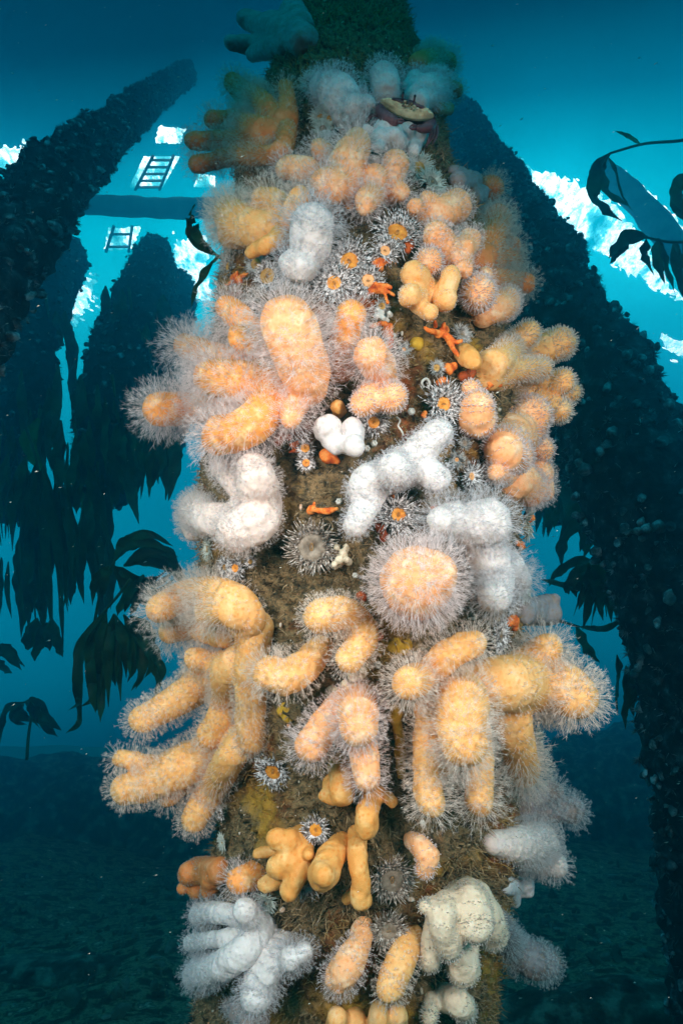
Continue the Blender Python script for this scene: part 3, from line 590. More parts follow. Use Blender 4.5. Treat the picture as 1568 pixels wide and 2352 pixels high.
# ---- top
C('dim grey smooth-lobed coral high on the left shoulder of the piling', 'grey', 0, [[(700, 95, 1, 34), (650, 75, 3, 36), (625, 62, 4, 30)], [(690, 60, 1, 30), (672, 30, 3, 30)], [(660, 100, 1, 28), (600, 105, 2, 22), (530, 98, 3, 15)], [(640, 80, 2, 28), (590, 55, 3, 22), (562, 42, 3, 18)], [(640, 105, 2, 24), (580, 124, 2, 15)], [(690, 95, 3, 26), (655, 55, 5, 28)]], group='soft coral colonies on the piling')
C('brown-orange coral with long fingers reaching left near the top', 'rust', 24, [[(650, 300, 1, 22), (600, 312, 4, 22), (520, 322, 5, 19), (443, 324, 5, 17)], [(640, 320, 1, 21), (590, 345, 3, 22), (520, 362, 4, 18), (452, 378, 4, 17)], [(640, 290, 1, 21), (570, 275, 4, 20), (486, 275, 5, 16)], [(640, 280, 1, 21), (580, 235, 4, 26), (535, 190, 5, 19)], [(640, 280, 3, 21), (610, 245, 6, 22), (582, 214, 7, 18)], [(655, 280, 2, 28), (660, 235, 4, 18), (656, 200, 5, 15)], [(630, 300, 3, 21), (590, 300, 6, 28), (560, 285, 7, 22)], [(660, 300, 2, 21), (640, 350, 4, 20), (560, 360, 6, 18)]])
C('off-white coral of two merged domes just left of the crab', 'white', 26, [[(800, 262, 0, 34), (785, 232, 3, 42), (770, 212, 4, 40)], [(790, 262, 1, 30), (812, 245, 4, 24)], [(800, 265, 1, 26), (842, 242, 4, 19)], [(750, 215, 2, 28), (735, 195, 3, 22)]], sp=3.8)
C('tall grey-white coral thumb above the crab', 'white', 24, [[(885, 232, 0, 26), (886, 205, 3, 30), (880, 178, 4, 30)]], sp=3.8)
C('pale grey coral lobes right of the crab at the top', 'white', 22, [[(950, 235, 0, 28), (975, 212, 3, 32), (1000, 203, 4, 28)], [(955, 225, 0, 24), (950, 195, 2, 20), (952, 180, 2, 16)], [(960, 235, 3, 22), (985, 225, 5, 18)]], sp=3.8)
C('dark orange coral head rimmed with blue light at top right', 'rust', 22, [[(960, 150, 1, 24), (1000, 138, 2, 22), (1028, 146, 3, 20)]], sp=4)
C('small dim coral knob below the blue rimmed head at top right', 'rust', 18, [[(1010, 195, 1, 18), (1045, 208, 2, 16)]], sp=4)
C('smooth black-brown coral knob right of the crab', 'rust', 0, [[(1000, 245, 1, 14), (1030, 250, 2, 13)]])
C('tight bunch of closed white coral balls under the crab', 'white', 0, [[(900, 320, 0, 24), (890, 298, 3, 29)], [(905, 322, 1, 20), (905, 312, 4, 17)], [(900, 325, 0, 22), (873, 318, 3, 20)], [(915, 325, 0, 22), (934, 303, 3, 20)], [(930, 330, 0, 20), (962, 312, 3, 21)], [(915, 330, 0, 20), (912, 325, 3, 18)], [(870, 325, 0, 12), (842, 300, 2, 12)], [(955, 325, 1, 14), (950, 346, 3, 14)], [(895, 330, 0, 14), (866, 338, 3, 12)]])
# ---- upper middle
C('small peach coral head at the top left of the peach bunch', 'peach', 26, [[(760, 372, 0, 20), (745, 352, 3, 24), (735, 343, 4, 22)]], sp=3.8)
C('sideways peach coral finger beside the small head', 'peach', 26, [[(745, 405, 0, 24), (705, 392, 3, 26), (672, 386, 4, 24), (655, 388, 4, 22)]], sp=3.8)
C('big two-humped peach coral in the upper middle', 'peach', 32, [[(830, 430, 0, 30), (775, 428, 4, 36), (748, 425, 5, 34)], [(800, 425, 2, 36), (795, 385, 5, 40), (815, 340, 6, 32), (820, 325, 6, 26)]], sp=4)
C('upright peach coral finger with drooping lobes right of the big hump', 'peach', 26, [[(880, 440, 0, 26), (900, 410, 3, 24), (908, 375, 5, 27)], [(870, 440, 0, 30), (858, 415, 3, 32)], [(860, 440, 1, 26), (842, 460, 4, 24), (838, 475, 4, 18)], [(880, 445, 0, 22), (920, 440, 3, 19)]], sp=4)
C('smooth yellow-brown coral with a fuzzy head on the left shoulder', 'yellow', 32, [[(650, 545, 0, 34), (600, 530, 3, 40), (548, 512, 5, 42), (530, 492, 6, 36)], [(660, 540, 1, 28), (640, 470, 4, 26), (603, 458, 5, 24)], [(660, 530, 1, 28), (672, 490, 5, 24), (688, 452, 6, 22)], [(560, 530, 4, 34), (530, 540, 5, 28)]], sp=4)
C('bare yellow coral finger lying under the fuzzy yellow heads', 'gold', 0, [[(650, 535, 3, 22), (620, 560, 5, 18), (590, 573, 5, 15), (576, 580, 5, 14)]])
C('brilliant white two-lobed coral below the yellow heads', 'white', 36, [[(715, 600, 0, 36), (712, 560, 4, 44), (718, 520, 6, 46)], [(710, 600, 1, 32), (690, 612, 4, 32), (668, 605, 5, 26)]], sp=4)
C('small gold and peach coral heads in a row below the right anemones', 'peach', 14, [[(1000, 505, 0, 22), (1010, 490, 3, 28), (1045, 475, 4, 34)], [(990, 500, 0, 20), (985, 468, 3, 24)], [(980, 500, 0, 18), (953, 475, 3, 17)]], sp=3.6)
C('smooth grey coral sausages below the crab on the right edge', 'grey', 0, [[(1090, 450, 0, 18), (1085, 420, 2, 22), (1050, 415, 3, 20)], [(1085, 450, 0, 18), (1105, 445, 3, 17)], [(1060, 400, 1, 12), (1040, 393, 1, 12)]])
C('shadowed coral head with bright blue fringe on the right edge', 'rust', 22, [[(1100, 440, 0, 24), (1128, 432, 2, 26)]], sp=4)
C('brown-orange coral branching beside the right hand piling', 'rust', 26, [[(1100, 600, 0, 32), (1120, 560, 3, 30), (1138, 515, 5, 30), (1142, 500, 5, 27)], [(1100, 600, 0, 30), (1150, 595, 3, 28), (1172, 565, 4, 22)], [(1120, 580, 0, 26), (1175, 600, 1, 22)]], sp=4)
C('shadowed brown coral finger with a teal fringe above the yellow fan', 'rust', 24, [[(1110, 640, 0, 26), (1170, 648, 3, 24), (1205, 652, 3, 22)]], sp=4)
C('peach coral of three short thumbs on the right shoulder', 'peach', 18, [[(1050, 610, 0, 28), (1030, 575, 3, 28), (1002, 540, 5, 28)], [(1050, 600, 1, 26), (1060, 575, 4, 24), (1078, 552, 5, 24)], [(1055, 600, 2, 24), (1065, 620, 4, 18)]], sp=3.6)
C('round bristly peach coral ball above the closed yellow knobs', 'peach', 12, [[(990, 620, 0, 26), (985, 600, 3, 30)]], sp=3.2)
C('closed yellow coral of five smooth knobs', 'yellow', 3, [[(990, 672, 0, 22), (965, 645, 3, 26), (948, 630, 4, 28)], [(990, 675, 0, 22), (955, 680, 3, 25), (938, 678, 4, 24)], [(955, 690, 2, 22), (970, 708, 3, 18), (986, 719, 4, 18)], [(1000, 672, 1, 20), (1022, 665, 4, 20), (1034, 634, 5, 22)], [(1005, 675, 1, 20), (1022, 690, 4, 25)]], sp=3)
C('round rosy coral ball covered in bristles right of the yellow knobs', 'peach', 13, [[(1090, 690, 0, 30), (1096, 672, 4, 36)]], sp=3.2)
C('rosy bristly coral thumb at the right edge above the yellow fan', 'peach', 14, [[(1110, 725, 0, 24), (1140, 708, 3, 28), (1160, 694, 4, 30)], [(1110, 680, 0, 20), (1112, 632, 3, 17)]], sp=3.4)
# ---- the large orange group at left
C('orange coral stub with long fringe high on the left edge', 'orange', 40, [[(600, 790, 0, 30), (560, 740, 4, 28), (525, 708, 6, 26)], [(600, 800, 1, 26), (560, 790, 5, 24), (548, 770, 6, 22)]], sp=4.2)
C('giant glowing peach coral finger with the longest fringe', 'peach', 44, [[(690, 890, 0, 48), (705, 875, 5, 46), (688, 815, 8, 56), (668, 760, 10, 58), (660, 742, 10, 56)], [(690, 900, 2, 36), (672, 940, 5, 26), (668, 962, 6, 22)]], sp=4.2)
C('orange coral of several thick fingers spreading to the left', 'orange', 42, [[(640, 900, 0, 50), (570, 880, 5, 44), (515, 870, 8, 40), (480, 866, 9, 34)], [(630, 900, 0, 44), (560, 910, 3, 34), (455, 935, 6, 32), (368, 940, 8, 37)], [(640, 900, 1, 50), (610, 945, 6, 44), (560, 985, 8, 42), (505, 1002, 9, 40)], [(600, 870, 1, 36), (520, 825, 4, 26), (425, 794, 6, 24)], [(610, 900, 3, 46), (560, 880, 6, 46)]], sp=4.3)
C('orange coral thumb standing right of the giant finger', 'orange', 36, [[(780, 845, 0, 32), (790, 780, 4, 32), (806, 722, 6, 30)], [(775, 850, 0, 28), (768, 830, 1, 22)]], sp=4.2)
C('round rosy coral head with long fringe in the centre', 'peach', 34, [[(880, 870, 0, 30), (868, 840, 4, 36), (852, 815, 6, 38)]], sp=4.2)
C('knobbly pale peach coral with dotted lobes in the centre', 'peach', 11, [[(875, 895, 0, 34), (850, 915, 3, 32), (832, 928, 4, 28)], [(880, 895, 0, 32), (898, 912, 4, 34)], [(870, 880, 0, 34), (878, 860, 2, 30)]], sp=3.2)
C('little smooth gold coral nub above the closed white lumps', 'gold', 0, [[(780, 945, 0, 15), (774, 936, 2, 15)]])
C('closed chalk-white coral lumps with a cleft between them', 'white', 0, [[(765, 1000, 0, 26), (752, 985, 3, 30)], [(765, 1000, 0, 24), (764, 1015, 3, 20), (774, 1026, 3, 16)], [(800, 1010, 0, 22), (808, 978, 3, 19), (815, 995, 3, 22)], [(800, 1015, 0, 24), (812, 1025, 4, 24)], [(785, 1020, 0, 20), (786, 1018, 3, 16)]])
C('white branching coral zigzagging across the centre', 'white', 17, [[(900, 1090, 0, 38), (935, 1060, 3, 36), (970, 1030, 4, 34), (1005, 996, 5, 31)], [(940, 1065, 1, 36), (975, 1080, 4, 30), (1002, 1098, 5, 30)], [(930, 1080, 1, 38), (905, 1078, 5, 36)], [(900, 1090, 1, 40), (850, 1100, 3, 34), (830, 1125, 3, 32)], [(860, 1110, 1, 34), (840, 1160, 3, 30), (815, 1205, 4, 26)]], sp=3.4)
C('pale blush coral with a curled arm at the left edge', 'blush', 20, [[(590, 1150, 0, 44), (592, 1110, 5, 42), (582, 1078, 6, 36)], [(600, 1150, 0, 44), (590, 1195, 4, 46), (545, 1218, 6, 46)], [(580, 1170, 1, 38), (530, 1195, 4, 36), (480, 1190, 6, 36), (455, 1170, 6, 38), (450, 1210, 6, 30)], [(590, 1150, 1, 34), (545, 1110, 3, 28), (508, 1072, 4, 24)]], sp=3.6)
C('white coral dome with long fringe at right of centre', 'white', 34, [[(1080, 1210, 0, 40), (1080, 1205, 4, 44), (1120, 1198, 7, 48)], [(1080, 1200, 0, 40), (1045, 1192, 4, 36), (1015, 1195, 5, 30)], [(1090, 1215, 0, 44), (1120, 1275, 4, 42), (1138, 1330, 5, 38), (1136, 1372, 7, 34)], [(1130, 1280, 1, 34), (1175, 1300, 3, 26), (1198, 1338, 4, 18)]], sp=4)
C('huge round peach-yellow coral head facing the viewer', 'peach', 42, [[(965, 1350, 0, 60), (958, 1345, 4, 72), (955, 1335, 8, 74)], [(975, 1340, 5, 62), (985, 1322, 9, 58)]], sp=4.3)
# ---- right side
C('yellow-brown fan of smooth coral fingers spreading right', 'yellow', 13, [[(1115, 850, 0, 40), (1140, 830, 3, 32), (1175, 795, 5, 28), (1212, 765, 6, 25)], [(1115, 855, 0, 40), (1170, 850, 5, 26), (1240, 846, 7, 22)], [(1120, 850, 0, 36), (1200, 825, 1, 28), (1250, 800, 1, 32), (1285, 788, 1, 32)], [(1120, 860, 0, 34), (1200, 880, 2, 20), (1260, 880, 3, 22), (1290, 876, 4, 25)], [(1120, 860, 0, 34), (1180, 895, 1, 22), (1240, 925, 2, 24), (1282, 942, 3, 26)], [(1200, 880, 0, 26), (1270, 900, 0, 24), (1310, 902, 0, 20)]], sp=3.4)
C('small closed yellow coral finger beside the orange branching sponge', 'gold', 0, [[(1060, 808, 0, 20), (1075, 820, 3, 21), (1086, 830, 4, 20)]])
C('upright rosy coral egg with a small knob on top', 'peach', 13, [[(1100, 970, 0, 32), (1095, 962, 3, 36), (1095, 935, 4, 34)], [(1095, 920, 1, 22), (1080, 893, 3, 17)]], sp=3.2)
C('large peach coral mass with dotted lobes on the right edge', 'peach', 13, [[(1170, 1000, 0, 44), (1200, 985, 4, 46), (1216, 955, 6, 42)], [(1170, 1010, 0, 44), (1155, 1035, 4, 40), (1180, 1045, 5, 38)], [(1210, 1010, 0, 30), (1245, 1032, 3, 23)]], sp=3.2)
C('lower peach coral of rounded lobes on the right edge', 'peach', 16, [[(1180, 1110, 0, 36), (1190, 1100, 4, 38), (1212, 1125, 5, 36)], [(1160, 1090, 0, 24), (1138, 1084, 3, 19)], [(1200, 1100, 0, 30), (1240, 1085, 2, 26)], [(1200, 1120, 0, 30), (1243, 1125, 2, 26)]], sp=3.2)
C('smooth grey coral knobs sticking out on the right edge', 'grey', 0, [[(1200, 1395, 0, 18), (1255, 1382, 2, 16), (1270, 1378, 2, 14)], [(1200, 1410, 0, 24), (1240, 1410, 2, 26), (1262, 1408, 2, 26)]])
# ---- lower left
C('yellow arching coral with three fringed heads at left', 'yellow', 34, [[(575, 1480, 0, 34), (572, 1415, 3, 34), (520, 1368, 5, 34), (440, 1362, 7, 30), (368, 1398, 8, 30)], [(565, 1440, 1, 34), (535, 1400, 6, 34), (480, 1405, 11, 32)], [(520, 1450, 0, 36), (450, 1440, 2, 28), (390, 1450, 4, 24)]], sp=4.2, bare=.25)
C('long yellow coral finger bending down from a stubby side arm', 'yellow', 20, [[(592, 1440, 1, 34), (578, 1520, 2, 34), (576, 1620, 2, 32), (578, 1700, 1, 30)], [(570, 1500, 0, 30), (525, 1540, 4, 36), (525, 1600, 7, 34), (505, 1655, 8, 31), (484, 1688, 8, 30)], [(545, 1530, 2, 36), (490, 1530, 6, 30), (450, 1512, 8, 24)]], sp=4)
C('thick yellow coral finger pointing down left above the forked one', 'yellow', 24, [[(560, 1530, 0, 36), (480, 1560, 3, 36), (420, 1600, 5, 34), (360, 1635, 6, 30), (328, 1652, 7, 29)], [(520, 1530, 0, 34), (450, 1570, 2, 34)]], sp=4.2)
C('forked yellow coral reaching farthest left of all', 'yellow', 27, [[(570, 1700, 0, 36), (500, 1720, 4, 40), (420, 1760, 6, 42), (340, 1800, 7, 34), (288, 1812, 8, 30)], [(430, 1740, 3, 34), (360, 1762, 5, 24), (300, 1745, 6, 19), (275, 1742, 6, 16)], [(420, 1780, 3, 36), (388, 1825, 5, 24)]], sp=4.2)
C('slim yellow coral finger hanging straight down at lower left', 'yellow', 24, [[(570, 1690, 0, 32), (530, 1740, 4, 32), (490, 1810, 6, 31), (455, 1865, 7, 29), (446, 1882, 7, 27)]], sp=4.2)
# ---- lower middle
C('cream coral bent like a boomerang in the lower centre', 'yellow', 27, [[(830, 1440, 0, 28), (790, 1408, 4, 34), (735, 1415, 7, 36)], [(835, 1440, 0, 30), (832, 1470, 4, 32), (802, 1512, 6, 30)]], sp=4)
C('sausage shaped cream coral curling to the left', 'yellow', 30, [[(735, 1490, 0, 28), (700, 1530, 4, 34), (655, 1555, 6, 36), (618, 1545, 7, 35)]], sp=4, bare=.3)
C('peach coral hanging like trousers in the lower centre', 'peach', 31, [[(800, 1610, 0, 36), (760, 1650, 4, 34), (712, 1712, 7, 34)], [(820, 1610, 0, 40), (822, 1640, 6, 42), (822, 1670, 8, 40)], [(830, 1700, 1, 30), (838, 1740, 5, 30), (842, 1790, 6, 27)]], sp=4.2, bare=.1)
C('closed gold coral pegs hanging beneath the peach trousers', 'gold', 0, [[(780, 1760, 0, 26), (785, 1790, 3, 26), (786, 1822, 4, 27)], [(780, 1790, 0, 20), (745, 1830, 2, 13)], [(850, 1840, 0, 24), (842, 1870, 4, 24), (842, 1898, 4, 27)], [(870, 1820, 0, 14), (902, 1840, 2, 13)], [(760, 1800, 0, 20), (765, 1830, 2, 18)]])
C('round fringed cream coral head left of the tall hanging one', 'yellow', 34, [[(985, 1550, 0, 30), (955, 1562, 5, 34), (938, 1568, 7, 36)]], sp=4.2)
C('upper cream coral finger pointing right over the hanging ones', 'yellow', 30, [[(990, 1560, 0, 34), (1010, 1520, 4, 32), (1050, 1490, 6, 30), (1086, 1480, 7, 29)]], sp=4.2, bare=.3)
C('largest hanging yellow coral with three drooping tips', 'yellow', 38, [[(1060, 1580, 0, 48), (1060, 1620, 6, 56), (1060, 1680, 9, 52), (1065, 1705, 10, 50)], [(1010, 1600, 0, 40), (985, 1690, 4, 32), (980, 1780, 5, 30), (990, 1845, 6, 30)], [(1090, 1690, 2, 36), (1100, 1770, 4, 30), (1100, 1840, 5, 29)], [(1000, 1640, 2, 46), (1010, 1740, 3, 40)]], sp=4.3)
C('star shaped yellow coral reaching right against the dark water', 'yellow', 34, [[(1080, 1580, 0, 48), (1160, 1570, 6, 58), (1240, 1570, 11, 58), (1300, 1585, 14, 52), (1322, 1600, 15, 46)], [(1180, 1560, 4, 50), (1228, 1520, 12, 42), (1256, 1488, 14, 32)], [(1150, 1590, 2, 50), (1178, 1670, 6, 40), (1195, 1740, 9, 35), (1202, 1772, 10, 33)]], sp=4.4, sz=1.35, bare=.35)
# ---- bottom
C('closed gold coral with many stubby knobs low on the piling', 'gold', 0, [[(690, 1930, 0, 30), (660, 1935, 3, 26), (637, 1927, 4, 23)], [(690, 1950, 0, 28), (670, 1970, 3, 26), (640, 1990, 4, 25)], [(690, 1960, 0, 26), (690, 2000, 3, 22), (665, 2045, 4, 21)], [(650, 2010, 2, 20), (610, 2030, 3, 18)], [(640, 1955, 1, 14), (590, 1960, 3, 11)], [(700, 1950, 1, 18), (708, 1962, 3, 13)]])
C('thick closed gold coral finger right of the knobbly one', 'gold', 0, [[(785, 1940, 0, 28), (760, 1970, 3, 30), (740, 2010, 5, 33)], [(740, 2005, 3, 28), (742, 2010, 6, 26)]])
C('long closed gold coral finger ending in a knob near the bottom', 'gold', 0, [[(820, 1920, 0, 22), (822, 1965, 3, 22), (826, 2010, 4, 20), (828, 2065, 4, 23)], [(815, 2050, 2, 14), (798, 2066, 2, 12)]])
C('small orange coral finger with a bare gold tip', 'peach', 9, [[(945, 1930, 0, 18), (968, 1945, 3, 22), (982, 1970, 4, 25), (975, 1998, 4, 19)]], sp=3.2)
C('flat brown closed coral clump at the lower left edge', 'rust', 4, [[(505, 2000, 1, 26), (460, 2000, 4, 27), (435, 2006, 5, 24)], [(490, 2015, 2, 24), (478, 2045, 5, 17)], [(460, 2015, 3, 22), (450, 2046, 5, 16)], [(445, 2025, 3, 20), (420, 2040, 5, 12)]], sp=3.4)
C('little orange coral with a white fringe by the gold knobs', 'orange', 26, [[(590, 2010, 0, 28), (560, 2018, 3, 26), (545, 2022, 4, 24)]], sp=4)
C('white coral hand of three thick fingers at lower left', 'white', 19, [[(600, 2130, 0, 24), (560, 2108, 4, 20), (500, 2096, 7, 19), (455, 2100, 9, 19)], [(595, 2140, 0, 24), (530, 2152, 6, 16), (480, 2160, 8, 15), (437, 2166, 9, 15)], [(605, 2140, 0, 30), (565, 2180, 6, 30), (505, 2222, 8, 28), (452, 2238, 10, 28)], [(595, 2125, 2, 28), (562, 2092, 6, 24)], [(590, 2160, 1, 26), (570, 2200, 4, 18)]], sp=4.8)
C('greyish white coral leaning left at the bottom of the piling', 'white', 26, [[(640, 2170, 0, 28), (618, 2215, 4, 34), (595, 2260, 5, 36), (588, 2285, 6, 34)], [(640, 2200, 1, 26), (668, 2200, 4, 22)], [(660, 2210, 1, 22), (700, 2185, 3, 18)]], sp=3.8)
C('yellow-orange fringed coral club near the bottom centre', 'peach', 22, [[(835, 2130, 0, 20), (820, 2180, 3, 26), (795, 2220, 5, 32), (782, 2245, 5, 31)]], sp=4)
C('yellow fringed coral club right of the bottom centre one', 'yellow', 20, [[(945, 2150, 0, 26), (925, 2200, 3, 30), (905, 2245, 4, 31), (895, 2270, 5, 28)]], sp=4)
C('smooth yellow coral knobs cut by the bottom of the view', 'yellow', 0, [[(870, 2380, 0, 34), (870, 2345, 3, 22), (868, 2322, 3, 20)], [(900, 2380, 0, 30), (915, 2330, 3, 20)], [(780, 2380, 0, 34), (775, 2340, 3, 22)], [(820, 2400, 0, 36), (815, 2345, 2, 24)]])
C('great beige coral clump of squat closed trunks at lower right', 'beige', 9, [[(1070, 2060, 0, 40), (1080, 2080, 4, 44), (1085, 2115, 6, 44)], [(1060, 2060, 0, 36), (1015, 2100, 4, 30), (1022, 2150, 5, 30), (1030, 2170, 5, 30)], [(1090, 2060, 0, 36), (1120, 2110, 4, 36), (1128, 2145, 5, 34)], [(1060, 2150, 1, 36), (1062, 2205, 4, 36), (1062, 2222, 4, 36)], [(1000, 2120, 1, 24), (990, 2180, 3, 24), (985, 2205, 3, 24)], [(1010, 2080, 1, 22), (975, 2082, 3, 14)]], sp=3.4)
C('small closed pale coral with three buds on the lower right edge', 'white', 0, [[(1155, 2035, 0, 18), (1185, 2035, 2, 18), (1212, 2032, 2, 13)], [(1180, 2040, 0, 16), (1212, 2048, 2, 12)], [(1170, 2040, 0, 18), (1180, 2068, 2, 13)]])
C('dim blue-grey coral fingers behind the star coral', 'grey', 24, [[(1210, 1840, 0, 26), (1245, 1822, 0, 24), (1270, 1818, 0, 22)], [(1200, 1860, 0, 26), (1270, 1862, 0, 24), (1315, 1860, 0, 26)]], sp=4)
C('lavender white coral glove spreading at the lower right edge', 'blush', 24, [[(1130, 1935, 0, 22), (1180, 1940, 3, 34), (1240, 1930, 4, 36)], [(1180, 1945, 1, 34), (1235, 1970, 3, 30), (1275, 1985, 4, 24)], [(1190, 1960, 1, 30), (1195, 1990, 3, 20)]], sp=3.8)
C('faint grey coral club drooping at the far lower right', 'grey', 18, [[(1140, 2110, 0, 24), (1170, 2170, 1, 30), (1220, 2205, 2, 34), (1255, 2212, 2, 28)]], sp=4)
C('dull yellow coral stumps at the bottom right of the piling', 'beige', 10, [[(1020, 2290, 0, 26), (1050, 2300, 3, 28), (1068, 2322, 3, 24)], [(990, 2300, 0, 18), (985, 2335, 2, 18)]], sp=3.6)
C('ragged pale coral low at the bottom left corner of the piling', 'grey', 14, [[(600, 2350, 0, 26), (560, 2330, 2, 24), (525, 2310, 2, 14)], [(600, 2350, 0, 24), (570, 2350, 3, 24)]], sp=3.8)
# ================================================================ anemones
def flat_mat(name, stops, scale, rough=.55, sss=0, b=None):
    m, n, o = mat_new(name); p = principled(n, rough, .35); L(n, ramp(n, noisy(n, scale, 5), stops), p.inputs['Base Color'])
    p.inputs['Subsurface Weight'].default_value = sss; p.inputs['Subsurface Scale'].default_value = .004
    if b: bump(n, noisy(n, b, 3), p, .6, .002)
    L(n, p.outputs[0], o.inputs[0]); return m
AD = {'orange': flat_mat('disc_orange', [(.38, (.55, .17, .015)), (.62, (.85, .36, .05))], 90), 'ochre': flat_mat('disc_ochre', [(.35, (.30, .15, .03)), (.65, (.55, .30, .07))], 90),
      'brown': flat_mat('disc_brown', [(.35, (.14, .10, .07)), (.65, (.34, .27, .21))], 110), 'peach': flat_mat('disc_peach', [(.35, (.70, .30, .10)), (.65, (.85, .45, .2))], 90)}
AT = {'white': flat_mat('tentacle_white', [(.43, (.10, .075, .065)), (.51, (.48, .44, .43)), (.58, (.80, .77, .78))], 300), 'grey': flat_mat('tentacle_grey', [(.38, (.12, .10, .09)), (.55, (.50, .48, .46)), (1, (.7, .7, .7))], 200),
      'bead': flat_mat('tentacle_bead', [(.40, (.12, .085, .065)), (.54, (.34, .27, .22)), (.66, (.72, .66, .62))], 260), 'teal': flat_mat('tentacle_pale', [(.3, (.35, .38, .34)), (.6, (.62, .66, .60))], 200)}
M_COL = flat_mat('column_brown', [(.3, (.12, .08, .06)), (.7, (.32, .24, .19))], 90)
M_BAND = flat_mat('disc_band', [(.35, (.10, .08, .08)), (.65, (.40, .36, .36))], 260)
M_MOUTH = flat_mat('mouth', [(.3, (.12, .04, .01)), (.7, (.6, .35, .12))], 90)
NA = [0]
def anemone(label, px, py, rpx, disc='orange', tent='white', tilt=(0, 0), lift=1.0, splay=.55, dr=.46, name='sea_anemone', tl=1.0, nt=176):
    NA[0] += 1; g = np.random.default_rng(500 + NA[0]); d = float(dsurf(px, py)) - lift / 100; P = at(px, py, d); R = rpx / F_PX * d
    n = pnormal(px, py) * .55 - F_ * .55 + R_ * tilt[0] - U_ * tilt[1]; n /= np.linalg.norm(n); a = np.cross(n, U_); a /= np.linalg.norm(a); b = np.cross(a, n); b = np.cross(n, a)
    dr = dr * g.uniform(.88, 1.15); splay = splay * g.uniform(.75, 1.5); Rd = R * dr; root = at(px, py, float(dsurf(px, py)) + .004); t = thing(name, label, 'sea anemone', root, 'anemones on the piling')
    # column: from the piling to the disc, flared
    k = 24; ph = np.arange(k) * 6.2832 / k; ring = lambda c, r, wob=0: c + (np.cos(ph)[:, None] * a + np.sin(ph)[:, None] * b) * (r * (1 + wob * np.sin(ph * 5 + NA[0])))[:, None]
    mid = root * .5 + P * .5; V = np.vstack([ring(root, np.full(k, Rd * 1.1)), ring(mid, np.full(k, Rd * .9)), ring(P - n * Rd * .25, np.full(k, Rd * 1.05), .02), ring(P, np.full(k, Rd * 1.30), .03)])
    Fc = [[i * k + j, i * k + (j + 1) % k, (i + 1) * k + (j + 1) % k, (i + 1) * k + j] for i in range(3) for j in range(k)]
    mesh_obj('column', V, Fc, M_COL, t)
    # disc: shallow bowl with radial folds, dark band at the rim
    V = [P - n * Rd * .18]; rr = [.18, .38, .6, .8, .98, 1.15, 1.3]; hh = [-.02, .10, .12, .10, .03, .0, -.01]
    for q, h in zip(rr, hh): V += list(ring(P + n * Rd * h, np.full(k, Rd * q), .015) + n * (np.cos(ph * 8) * Rd * .02 * q)[:, None])
    Fc = [[0, 1 + j, 1 + (j + 1) % k] for j in range(k)]; mi = [0] * k
    for i in range(len(rr) - 1):
        Fc += [[1 + i * k + j, 1 + (i + 1) * k + j, 1 + (i + 1) * k + (j + 1) % k, 1 + i * k + (j + 1) % k] for j in range(k)]; mi += [0 if i < 4 else 1] * k
    mesh_obj('oral_disc', V, Fc, None, t, mats=[AD[disc], M_BAND], mat_idx=mi)
    al = g.uniform(0, 3.14); e = np.linspace(0, 6.2832, 13)[:-1]; M_ = MB()
    q = P + n * Rd * .10 + (np.cos(e)[:, None] * (a * math.cos(al) + b * math.sin(al)) * Rd * .24 + np.sin(e)[:, None] * (b * math.cos(al) - a * math.sin(al)) * Rd * .09)
    M_.tube(np.vstack([q, q[:1]]), Rd * .035, 6, False); M_.build('mouth', M_MOUTH, t)
    # tentacles in four rows, curved outward
    if rpx < 22: nt = 108
    i = np.arange(nt); row = i % 4; an = i / nt * 6.2832 + g.normal(size=nt) * .05; r0 = Rd * np.array([.92, 1.05, 1.17, 1.28])[row]
    out = np.cos(an)[:, None] * a + np.sin(an)[:, None] * b; tang = -np.sin(an)[:, None] * a + np.cos(an)[:, None] * b
    el = np.array([1.15, .88, .62, .32])[row] * splay / .55 + g.normal(size=nt) * .26; ln = (R - r0 * .6) * np.array([.62, .85, 1.0, 1.0])[row] * g.uniform(.7, 1.05, nt) * tl
    u0 = out * np.cos(el)[:, None] + n * np.sin(el)[:, None]; base = P + out * r0[:, None]
    kk = 5; w0 = np.clip(R * .055, .0006, .0021) * g.uniform(.8, 1.2, nt); segs = [0, .25, .5, .75, 1.0]; cu = g.normal(size=nt) * .38; VV = []
    for s in segs:
        c = base + u0 * (ln * s)[:, None] + out * (ln * s * s * .22)[:, None] - n * (ln * s * s * .15)[:, None] + tang * (ln * s * s * cu)[:, None]
        w_ = w0 * (1 - .82 * s ** 1.3); v = np.cross(u0, tang)
        for j in range(kk): VV.append(c + (tang * math.cos(j * 6.2832 / kk) + v * math.sin(j * 6.2832 / kk)) * w_[:, None])
    m = len(VV); W = np.stack(VV, 1).reshape(-1, 3); F0 = []
    for s in range(len(segs) - 1):
        for j in range(kk): F0.append([s * kk + j, s * kk + (j + 1) % kk, (s + 1) * kk + (j + 1) % kk, (s + 1) * kk + j])
    Fc = (np.array(F0)[None] + (np.arange(nt) * m)[:, None, None]).reshape(-1, 4)
    mesh_obj('tentacles', W, Fc, AT[tent], t)['kind'] = 'stuff'
A = anemone
A('anemone with an orange disc and swept up white tentacles, highest of the central white trio', 912, 535, 52, tilt=(0, -.35))
A('smaller anemone tucked right below the highest orange-centred one', 884, 576, 32, disc='peach')
A('bright orange-centred anemone with spiky white tentacles left of the smaller tucked one', 802, 600, 50)
A('orange-eyed white anemone touching the lower left of the spiky one', 767, 650, 46)
A('frilly white anemone with a pale centre beside the orange frond sponge', 845, 645, 34, disc='peach')
A('orange cup anemone under the big peach humps', 802, 472, 27, disc='orange', tent='white')
A('ochre-disced anemone below the white coral at the left', 614, 634, 34, disc='ochre', dr=.62, tl=.8)
